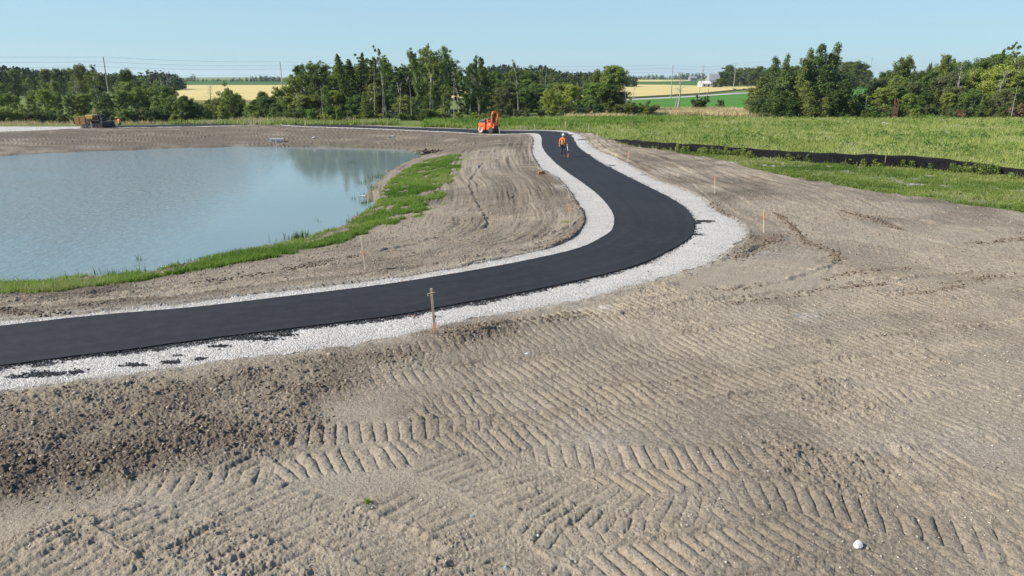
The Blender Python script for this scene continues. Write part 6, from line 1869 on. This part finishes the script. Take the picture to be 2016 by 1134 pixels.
# roll bar
b = MB().tube([(-.98, .50, .95), (-1.02, .50, 1.5), (-1.04, .49, 2.05), (-1.06, .43, 2.32), (-1.06, .30, 2.40), (-1.06, 0, 2.42), (-1.06, -.30, 2.40), (-1.06, -.43, 2.32), (-1.04, -.49, 2.05), (-1.02, -.50, 1.5), (-.98, -.50, .95)], [.13, .12, .11, .10, .10, .10, .10, .10, .11, .12, .13], 10)
b.build('roll_bar', M['orange'], ro, True)
MB().tube([(-1.06, .0, 2.44), (-1.06, 0, 2.56)], [.05, .04], 10).build('beacon', simple('beacon_amber', (.8, .35, .05), .3), ro)
for yy in (-.3, .3):
    MB().lathe_y((1.05, yy, 1.22), [(.055, -.05), (.06, .05)], 12).build('headlight', M['lamp_glass'], ro)
MB().tube([(.30, .30, 1.5), (.30, .30, 1.78), (.36, .30, 1.86)], .03, 8).build('exhaust', M['chrome'], ro)
MB().prism([(-.36, 1.16), (-.16, 1.16), (-.14, 1.60), (-.34, 1.45)], .36, .47, .02).build('side_shield', M['orange'], ro)

# paver
x_, y_ = G(178, 252.2)
pv = empty('asphalt_paver', (x_, y_ + .9, .0), math.pi - R(4), 'dirty ochre-yellow asphalt paver with black tracks laying the far path', 'asphalt paver'); pv.scale = (.80, .80, .80)
for s_ in (-1, 1):
    tr_ = MB().prism([(-1.45, .12), (-1.15, 0), (1.15, 0), (1.45, .14), (1.45, .42), (1.15, .56), (-1.2, .62), (-1.45, .48)], s_ * .95 - .17, s_ * .95 + .17, .03)
    for i in range(18): tr_.box((-1.1 + i * .13, s_ * .95, .0), (.07, .36, .03))
    tr_ = tr_.build('track', M['black'], pv)
    for xw in (-1.1, -.5, .1, .7, 1.15): MB().lathe_y((xw, s_ * 1.13, .28), [(.05, -.02), (.17, -.02), (.17, .02), (.05, .02)], 16).build('track_roller', M['darkgrey'], tr_)
MB().box((.1, 0, .62), (3.1, 1.7, .32), None, .03).build('chassis', M['black'], pv)
# hopper at the front (towards the left of the photo)
MB().prism([(.62, .50), (2.40, .48), (2.52, .62), (2.54, 1.50), (2.44, 1.70), (2.20, 1.80), (.80, 1.86), (.62, 1.78)], -1.12, -1.02, .03).build('hopper_side', M['yellow'], pv)
MB().prism([(.62, .50), (2.40, .48), (2.52, .62), (2.54, 1.50), (2.44, 1.70), (2.20, 1.80), (.80, 1.86), (.62, 1.78)], 1.02, 1.12, .03).build('hopper_side', M['yellow'], pv)
MB().box((2.56, 0, 1.15), (.14, 2.3, 1.1), None, .03).box((1.55, 0, .72), (1.8, 2.02, .08)).build('hopper_apron', M['black'], pv)
for s_ in (-1, 1):
    r_ = MB()
    for xx_ in (1.60,): r_.box((xx_, s_ * 1.135, 1.2), (.05, .04, 1.06))
    r_.build('stiffener', M['black'], pv)
MB().tube([(2.62, -.9, .42), (2.62, .9, .42)], .10, 14).box((2.5, 0, .42), (.2, 1.5, .12)).build('push_roller', M['chrome'], pv)
# engine hood
MB().prism([(.58, .80), (.58, 1.92), (.42, 2.04), (-.55, 2.00), (-.70, 1.86), (-.66, 1.62), (-.10, .95), (.10, .80)], -1.0, 1.0, .04).build('engine_hood', M['yellow_clean'], pv)
MB().prism([(.30, 1.00), (.34, 1.40), (-.30, 1.50), (-.45, 1.38), (-.05, .98)], 1.0, 1.03, .01).prism([(.30, 1.00), (.34, 1.40), (-.30, 1.50), (-.45, 1.38), (-.05, .98)], -1.03, -1.0, .01).build('side_grille', M['black'], pv)
# operator platform, consoles, seats
MB().box((-1.15, 0, 1.18), (1.2, 2.1, .14), None, .02).box((-1.1, 0, .9), (1.0, 1.5, .5), None, .03).build('platform', M['black'], pv)
for s_ in (-1, 1):
    st = MB().box((-1.25, s_ * .70, 1.48), (.42, .42, .12), None, .04).box((-1.25, s_ * .70, 1.32), (.14, .14, .25)).build('seat', M['black'], pv)
    MB().box((-1.46, s_ * .70, 1.76), (.1, .40, .5), ('Y', -.1), .04).build('backrest', M['black'], st)
MB().tube([(-.85, 0, 1.2), (-.80, 0, 1.85)], .06, 8).box((-.84, .0, 1.92), (.3, .8, .14), ('Y', -.4), .03).build('control_console', M['darkgrey'], pv)
MB().tube([(-.68, 1.0, 1.2), (-.68, 1.0, 2.15), (-1.6, 1.0, 2.0), (-1.65, 1.0, 1.2)], .025, 8).tube([(-.68, -1.0, 1.2), (-.68, -1.0, 2.15), (-1.6, -1.0, 2.0), (-1.65, -1.0, 1.2)], .025, 8).build('guard_rail', M['black'], pv)
MB().tube([(-.55, .5, 1.95), (-.55, .5, 2.50), (-.62, .5, 2.58)], .045, 8).build('exhaust', M['chrome'], pv)
um = MB().tube([(-.52, -.35, 1.95), (-.50, -.35, 2.45)], .025, 6).build('work_lamp_mast', M['chrome'], pv)
MB().box((-.46, -.35, 2.72), (.30, .24, .50), None, .08).build('folded_canopy', M['yellow'], um)
# tow arms, auger and screed at the back
for s_ in (-1, 1):
    MB().prism([(.4, .62), (.4, .78), (-1.9, .60), (-2.05, .40), (-1.85, .38)], s_ * 1.22 - .06, s_ * 1.22 + .06, .01).build('tow_arm', M['black'], pv)
MB().tube([(-1.75, -1.4, .32), (-1.75, 1.4, .32)], .16, 14).build('auger', M['darkgrey'], pv)
MB().prism([(-1.95, .03), (-2.55, .03), (-2.62, .30), (-2.55, .95), (-2.20, 1.05), (-1.95, .60)], -1.55, 1.55, .03).build('screed', M['black'], pv)
MB().prism([(-1.9, .05), (-2.45, .05), (-2.5, .7), (-1.95, .75)], 1.56, 1.62, .01).build('end_gate', M['black'], pv)
MB().prism([(-1.9, .05), (-2.45, .05), (-2.5, .7), (-1.95, .75)], -1.62, -1.56, .01).build('end_gate', M['black'], pv)
MB().box((-2.66, 0, .34), (.32, 2.8, .05), None, .01).tube([(-2.58, -1.4, .9), (-2.6, -1.4, 1.35), (-2.6, 1.4, 1.35), (-2.58, 1.4, .9)], .025, 8).build('screed_walkway', M['black'], pv)
for s_ in (-1, 1):
    MB().tube([(-2.3, s_ * 1.2, 1.0), (-2.25, s_ * 1.2, 1.35)], .03, 6).box((-2.25, s_ * 1.2, 1.5), (.22, .3, .28), None, .03).build('screed_control_box', M['darkgrey'], pv)
MB().box((-1.9, .9, 1.0), (.18, .14, .22), None, .02).box((-1.75, .6, .95), (.10, .10, .26), None, .02).build('hydraulic_cylinder', M['chrome'], pv)

# ------------------------------------------------------------------ people
M['skin'] = simple('skin', (.48, .26, .18), .55, 0, .08, 10)
M['hiviz'] = simple('orange_shirt', (.90, .17, .03), .8, 0, .12, 14)
M['reflect'] = simple('reflective_yellow', (.85, .70, .25), .5, 0, .08, 20)
M['jeans'] = simple('dark_trousers', (.022, .026, .040), .85, 0, .3, 12)
M['boots'] = simple('brown_boots', (.075, .048, .032), .7, 0, .3, 12)
M['cap'] = simple('white_cap', (.82, .83, .85), .6, 0, .04, 12)
M['hair'] = simple('brown_hair', (.05, .035, .025), .7, 0, .2, 20)
M['eye'] = simple('eye_dark', (.02, .02, .02), .3)
M['shaft_white'] = simple('white_shaft', (.80, .80, .80), .4, 0, .04, 12)
M['wheel_orange'] = simple('orange_wheel', (.75, .12, .04), .5, 0, .1, 12)

def skin_mesh(name, nodes, edges, mat, parent, sub=2, extra=None):
    names = list(nodes)
    me = bpy.data.meshes.new(name)
    me.from_pydata([nodes[k][0] for k in names], [(names.index(a), names.index(b)) for a, b in edges], [])
    o = bpy.data.objects.new('tmp', me); COL.objects.link(o)
    md = o.modifiers.new('skin', 'SKIN'); md.use_smooth_shade = True
    for i, k in enumerate(names):
        r = nodes[k][1]
        o.data.skin_vertices[0].data[i].radius = (r, r) if not isinstance(r, tuple) else r
        o.data.skin_vertices[0].data[i].use_root = (i == 0)
    s = o.modifiers.new('sub', 'SUBSURF'); s.levels = sub; s.render_levels = sub
    dg = bpy.context.evaluated_depsgraph_get(); dg.update()
    m2 = bpy.data.meshes.new_from_object(o.evaluated_get(dg))
    bpy.data.objects.remove(o)
    if extra:
        bm = bmesh.new(); bm.from_mesh(m2); extra(bm); bm.to_mesh(m2); bm.free()
    m2.name = name; m2.materials.clear(); m2.materials.append(mat)
    for p in m2.polygons: p.use_smooth = True
    ob = bpy.data.objects.new(name, m2); COL.objects.link(ob); ob.parent = parent
    return ob

def fingers(bm, wrist, palm, side, curl):
    w = Vector(wrist); p = Vector(palm); d = (p - w).normalized()
    lat = Vector((0, 1, 0)); lat = (lat - d * lat.dot(d)).normalized(); nrm = d.cross(lat) * side
    mb = MB.__new__(MB); mb.bm = bm
    for i, (o_, L) in enumerate([(-.030, .075), (-.010, .085), (.010, .080), (.029, .062)]):
        s = p + lat * o_ + d * .02
        pts = [s - d * .03, s]; dd = d.copy()
        for q in range(3):
            dd = (dd + nrm * -curl * (.5 + .5 * q)).normalized(); pts.append(pts[-1] + dd * L * (.42, .33, .25)[q])
        mb.tube(pts, [.010, .010, .0095, .009, .007], 6)
    s = w + d * .035 + lat * -.034
    dd = (d * .7 + lat * -.6 + nrm * -curl * .5).normalized()
    mb.tube([s - dd * .01, s + dd * .03, s + dd * .05 + d * .012, s + dd * .06 + d * .03], [.013, .012, .011, .008], 6)

def person(loc, rz, label, pose, cap=True, front=True, scale=1.0):
    root = empty('person', loc, rz, label, 'person'); root.scale = (scale,) * 3
    P_ = pose
    B = {'pelvis': ((0, .01, .95), (.15, .11)), 'waist': ((0, 0, 1.10), (.135, .10)), 'chest': ((0, .01, 1.30), (.165, .115)), 'neckb': ((0, .01, 1.46), (.085, .07)), 'neck': ((0, 0, 1.53), .055),
         'jaw': ((0, -.025, 1.60), (.062, .07)), 'head': ((0, -.01, 1.68), (.078, .095)), 'crown': ((0, 0, 1.755), (.06, .07))}
    E = [('pelvis', 'waist'), ('waist', 'chest'), ('chest', 'neckb'), ('neckb', 'neck'), ('neck', 'jaw'), ('jaw', 'head'), ('head', 'crown')]
    for s, n in ((-1, 'a'), (1, 'b')):
        B['sh' + n] = ((s * .185, .01, 1.425), .066); B['el' + n] = (P_['el' + n], .045); B['wr' + n] = (P_['wr' + n], .030)
        w = Vector(P_['wr' + n]); d = (w - Vector(P_['el' + n])).normalized()
        B['pa' + n] = (tuple(w + d * .075), (.040, .020))
        B['hip' + n] = ((s * .095, .01, .90), .090); B['kn' + n] = (P_['kn' + n], .060); B['an' + n] = (P_['an' + n], .042)
        a = Vector(P_['an' + n]); B['to' + n] = (tuple(a + Vector((s * .02, -.16, -.055))), .036)
        E += [('neckb', 'sh' + n), ('sh' + n, 'el' + n), ('el' + n, 'wr' + n), ('wr' + n, 'pa' + n), ('pelvis', 'hip' + n), ('hip' + n, 'kn' + n), ('kn' + n, 'an' + n), ('an' + n, 'to' + n)]
    def ex(bm):
        for n, s in (('a', -1), ('b', 1)):
            fingers(bm, B['wr' + n][0], B['pa' + n][0], s, .45 if n == 'a' else .9)
        mb = MB.__new__(MB); mb.bm = bm
        mb.tube([(0, -.10, 1.69), (0, -.125, 1.655), (0, -.10, 1.645)], [.008, .015, .010], 6)
        for s in (-1, 1): mb.tube([(s * .078, 0, 1.69), (s * .092, .012, 1.66), (s * .078, .005, 1.63)], [.010, .014, .008], 6)
        mb.box((0, -.098, 1.615), (.045, .012, .010))
    skin_mesh('body', B, E, M['skin'], root, 2, ex)
    e_ = MB()
    for s in (-1, 1): e_.lathe_y((s * .032, -.098, 1.685), [(.004, -.012), (.011, -.006), (.011, .006)], 8)
    e_.build('eyes', M['eye'], root)
    # shirt
    S = {k: (B[k][0], tuple(r + .022 for r in (B[k][1] if isinstance(B[k][1], tuple) else (B[k][1],) * 2))) for k in ('pelvis', 'waist', 'chest', 'neckb')}
    S['pelvis'] = ((0, .01, .93), (.175, .135))
    SE = [('pelvis', 'waist'), ('waist', 'chest'), ('chest', 'neckb')]
    for n in 'ab':
        S['sh' + n] = (B['sh' + n][0], .088)
        el = Vector(B['el' + n][0]); sh = Vector(B['sh' + n][0])
        S['sl' + n] = (tuple(sh.lerp(el, .80)), .070)
        SE += [('neckb', 'sh' + n), ('sh' + n, 'sl' + n)]
    sh_ = skin_mesh('shirt', S, SE, M['hiviz'], root)
    def loop(z, rx, ry, r, n=20): return MB().tube([(rx * math.cos(a), .01 + ry * math.sin(a), z) for a in [k * 2 * math.pi / n for k in range(n + 1)]], r, 6, False)
    bnd = loop(1.10, .155, .128, .022)
    yf = -1
    for s in (-1, 1):
        bnd.tube([(s * .10, -.115, 1.10), (s * .10, -.135, 1.28), (s * .095, -.10, 1.43), (s * .09, 0, 1.49), (s * .09, .11, 1.42), (s * .10, .14, 1.28), (s * .10, .125, 1.10)], .016, 6)
    bnd.build('reflective_band', M['reflect'], sh_, True)
    T_ = {'pelvis': ((0, .01, .95), (.165, .125))}; TE = []
    for n in 'ab':
        T_['hip' + n] = (B['hip' + n][0], .106); T_['kn' + n] = (B['kn' + n][0], .078); T_['an' + n] = (tuple(Vector(B['an' + n][0]) + Vector((0, 0, .02))), .066)
        TE += [('pelvis', 'hip' + n), ('hip' + n, 'kn' + n), ('kn' + n, 'an' + n)]
    skin_mesh('trousers', T_, TE, M['jeans'], root)
    for n in 'ab':
        a = Vector(B['an' + n][0]); t = Vector(B['to' + n][0])
        skin_mesh('boot', {'a': (tuple(a + Vector((0, .01, .10))), .055), 'b': (tuple(a + Vector((0, .01, -.02))), .058), 'd': (tuple(a + Vector((0, .05, -.045))), .045), 'c': (tuple(t + Vector((0, -.02, .0))), .046)}, [('a', 'b'), ('b', 'c'), ('b', 'd')], M['boots'], root, 1)
    hair = MB(); bmesh.ops.create_uvsphere(hair.bm, u_segments=16, v_segments=10, radius=1)
    for v in hair.bm.verts: v.co = Vector((v.co.x * .088, v.co.y * .098 + .018, v.co.z * .10 + 1.70))
    hair.build('hair', M['hair'], root, True)
    if cap:
        c = MB(); bmesh.ops.create_uvsphere(c.bm, u_segments=20, v_segments=12, radius=1)
        bmesh.ops.delete(c.bm, geom=[v for v in c.bm.verts if v.co.z < -.05], context='VERTS')
        for v in c.bm.verts: v.co = Vector((v.co.x * .108, v.co.y * .122 + .0, v.co.z * .115 + 1.715))
        c.lathe_y((0, 0, 0), [(.001, 0), (.001, .001)], 3)
        c.tube([(.118 * math.cos(a), .132 * math.sin(a), 1.712) for a in [k * math.pi / 10 for k in range(21)]], .012, 6, False)
        cp_ = c.build('cap', M['cap'], root, True)
        MB().prism([(-.085, 1.712), (.085, 1.712), (.085, 1.722), (-.085, 1.722)], -.20, -.10, .004).build('brim', M['cap'], cp_)
    return root, B

x_, y_ = G(1108, 309, .055)
pr, Bp = person((x_, y_, .055), .05, 'worker in orange shirt and white cap walking on the path with a measuring wheel',
       dict(ela=(-.285, .02, 1.17), wra=(-.30, -.07, .95), elb=(.27, .0, 1.18), wrb=(.315, -.10, .97), kna=(-.10, -.07, .50), ana=(-.11, .04, .095), knb=(.11, -.13, .52), anb=(.115, -.17, .095)), scale=1.03)
hx, hy, hz_ = Bp['pab'][0]
mw = empty('measuring_wheel', (x_ + .40, y_ - .42, .055), .05, 'measuring wheel with white shaft and orange wheel held in the walking worker\'s hand', 'measuring wheel')
dx_, dy_ = (hx * 1.03 - .40), (hy * 1.03 + .42)
hh2 = hz_ * 1.03
MB().tube([(0, 0, .42), (dx_ * .55, dy_ * .55, .42 + (hh2 - .42) * .55), (dx_, dy_, hh2), (dx_ * 1.05, dy_ * 1.15, hh2 + .08)], .020, 8).build('shaft', M['shaft_white'], mw, True)
MB().tube([(-.04, 0, .16), (-.04, 0, .40), (0, 0, .50)], .016, 8).tube([(.04, 0, .16), (.04, 0, .40), (0, 0, .50)], .016, 8).box((0, 0, .46), (.08, .07, .14), None, .01).build('fork', M['black'], mw)
wb = MB()
pts = [(0, .155 * math.cos(a), .16 + .155 * math.sin(a)) for a in [k * 2 * math.pi / 24 for k in range(25)]]
wb.tube(pts, .022, 8, False)
for k in range(5):
    a = k * 2 * math.pi / 5; wb.tube([(0, 0, .16), (0, .15 * math.cos(a), .16 + .15 * math.sin(a))], .010, 6)
wb.tube([(-.05, 0, .16), (.05, 0, .16)], .02, 8)
wb.build('wheel', M['wheel_orange'], mw, True)
MB().tube([(dx_ * .97, dy_ * .94, hh2 - .05), (dx_ * 1.02, dy_ * 1.06, hh2 + .05)], .024, 8).build('grip', M['black'], mw)

yy_ = 98.5; xx_ = XatY(236, yy_, -.3); zz_ = bh(xx_, yy_)
zt_ = Zat(231.8, yy_)
person((xx_, yy_, min(zz_, zt_ - 1.72) if zz_ > zt_ - 1.9 else zz_), math.pi * .9, 'distant worker in an orange jacket standing on the far bank right of the paver',
       dict(ela=(-.25, .02, 1.18), wra=(-.20, -.14, 1.02), elb=(.25, .02, 1.18), wrb=(.20, -.14, 1.02), kna=(-.10, -.02, .50), ana=(-.12, .02, .095), knb=(.11, -.03, .50), anb=(.13, .02, .095)), cap=False, scale=(zt_ - zz_) / 1.80 if .85 < (zt_ - zz_) / 1.80 < 1.1 else 1.0)

# ------------------------------------------------------------------ light and sky
EL = R(36); AZ = R(10)
d = Vector((math.cos(AZ) * math.cos(EL), math.sin(AZ) * math.cos(EL), -math.sin(EL)))
sl = bpy.data.lights.new('sun', 'SUN'); sl.energy = 4.9; sl.angle = R(.5); sl.color = (1, .95, .86)
so = bpy.data.objects.new('sun', sl); COL.objects.link(so); so.rotation_euler = d.to_track_quat('-Z', 'Y').to_euler(); so.location = (-40, -10, 40)
w = bpy.data.worlds.new('World'); SC.world = w; w.use_nodes = True
nt = w.node_tree; nt.nodes.clear()
wo = nt.nodes.new('ShaderNodeOutputWorld'); bg = nt.nodes.new('ShaderNodeBackground'); sk = nt.nodes.new('ShaderNodeTexSky')
sk.sky_type = 'NISHITA'; sk.sun_disc = False; sk.sun_elevation = EL; sk.sun_rotation = R(260)
sk.air_density = 1.0; sk.dust_density = .25; sk.ozone_density = 4.0; sk.altitude = 200
bg.inputs['Strength'].default_value = .10
tn = mix(nt, 1.0, sk.outputs[0], (.84, .94, 1.05), 'MULTIPLY')
tcw = nt.nodes.new('ShaderNodeTexCoord'); sxw = nt.nodes.new('ShaderNodeSeparateXYZ'); nt.links.new(tcw.outputs['Generated'], sxw.inputs[0])
mrw = N(nt, 'ShaderNodeMapRange'); nt.links.new(sxw.outputs[2], mrw.inputs['Value'])
mrw.inputs['From Min'].default_value = .12; mrw.inputs['From Max'].default_value = .5; mrw.inputs['To Min'].default_value = .8; mrw.inputs['To Max'].default_value = .0
tn = mix(nt, mrw.outputs[0], tn, (2.72, 4.25, 5.00))
nt.links.new(tn, bg.inputs['Color']); nt.links.new(bg.outputs[0], wo.inputs['Surface'])
vs_ = SC.view_settings
vs_.view_transform = 'Standard'; vs_.look = 'None'; vs_.exposure = .64; vs_.gamma = 1; vs_.use_curve_mapping = False
SC.render.engine = 'CYCLES'
SC.cycles.max_bounces = 6; SC.cycles.transparent_max_bounces = 4; SC.cycles.caustics_reflective = False; SC.cycles.caustics_refractive = False
SC.cycles.use_denoising = True

# ------------------------------------------------------------------ air
hb = MB().box((0, 0, 19), (12000, 12000, 46)).build('haze', M['soil'], None)
hm = bpy.data.materials.new('air'); hm.use_nodes = True; hn = hm.node_tree; hn.nodes.clear()
ho = hn.nodes.new('ShaderNodeOutputMaterial'); hv = hn.nodes.new('ShaderNodeVolumePrincipled')
hv.inputs['Color'].default_value = (.88, .94, 1.0, 1); hv.inputs['Density'].default_value = .00010; hv.inputs['Anisotropy'].default_value = .2
hn.links.new(hv.outputs[0], ho.inputs['Volume'])
hb.data.materials.clear(); hb.data.materials.append(hm); tag(hb, kind='stuff')
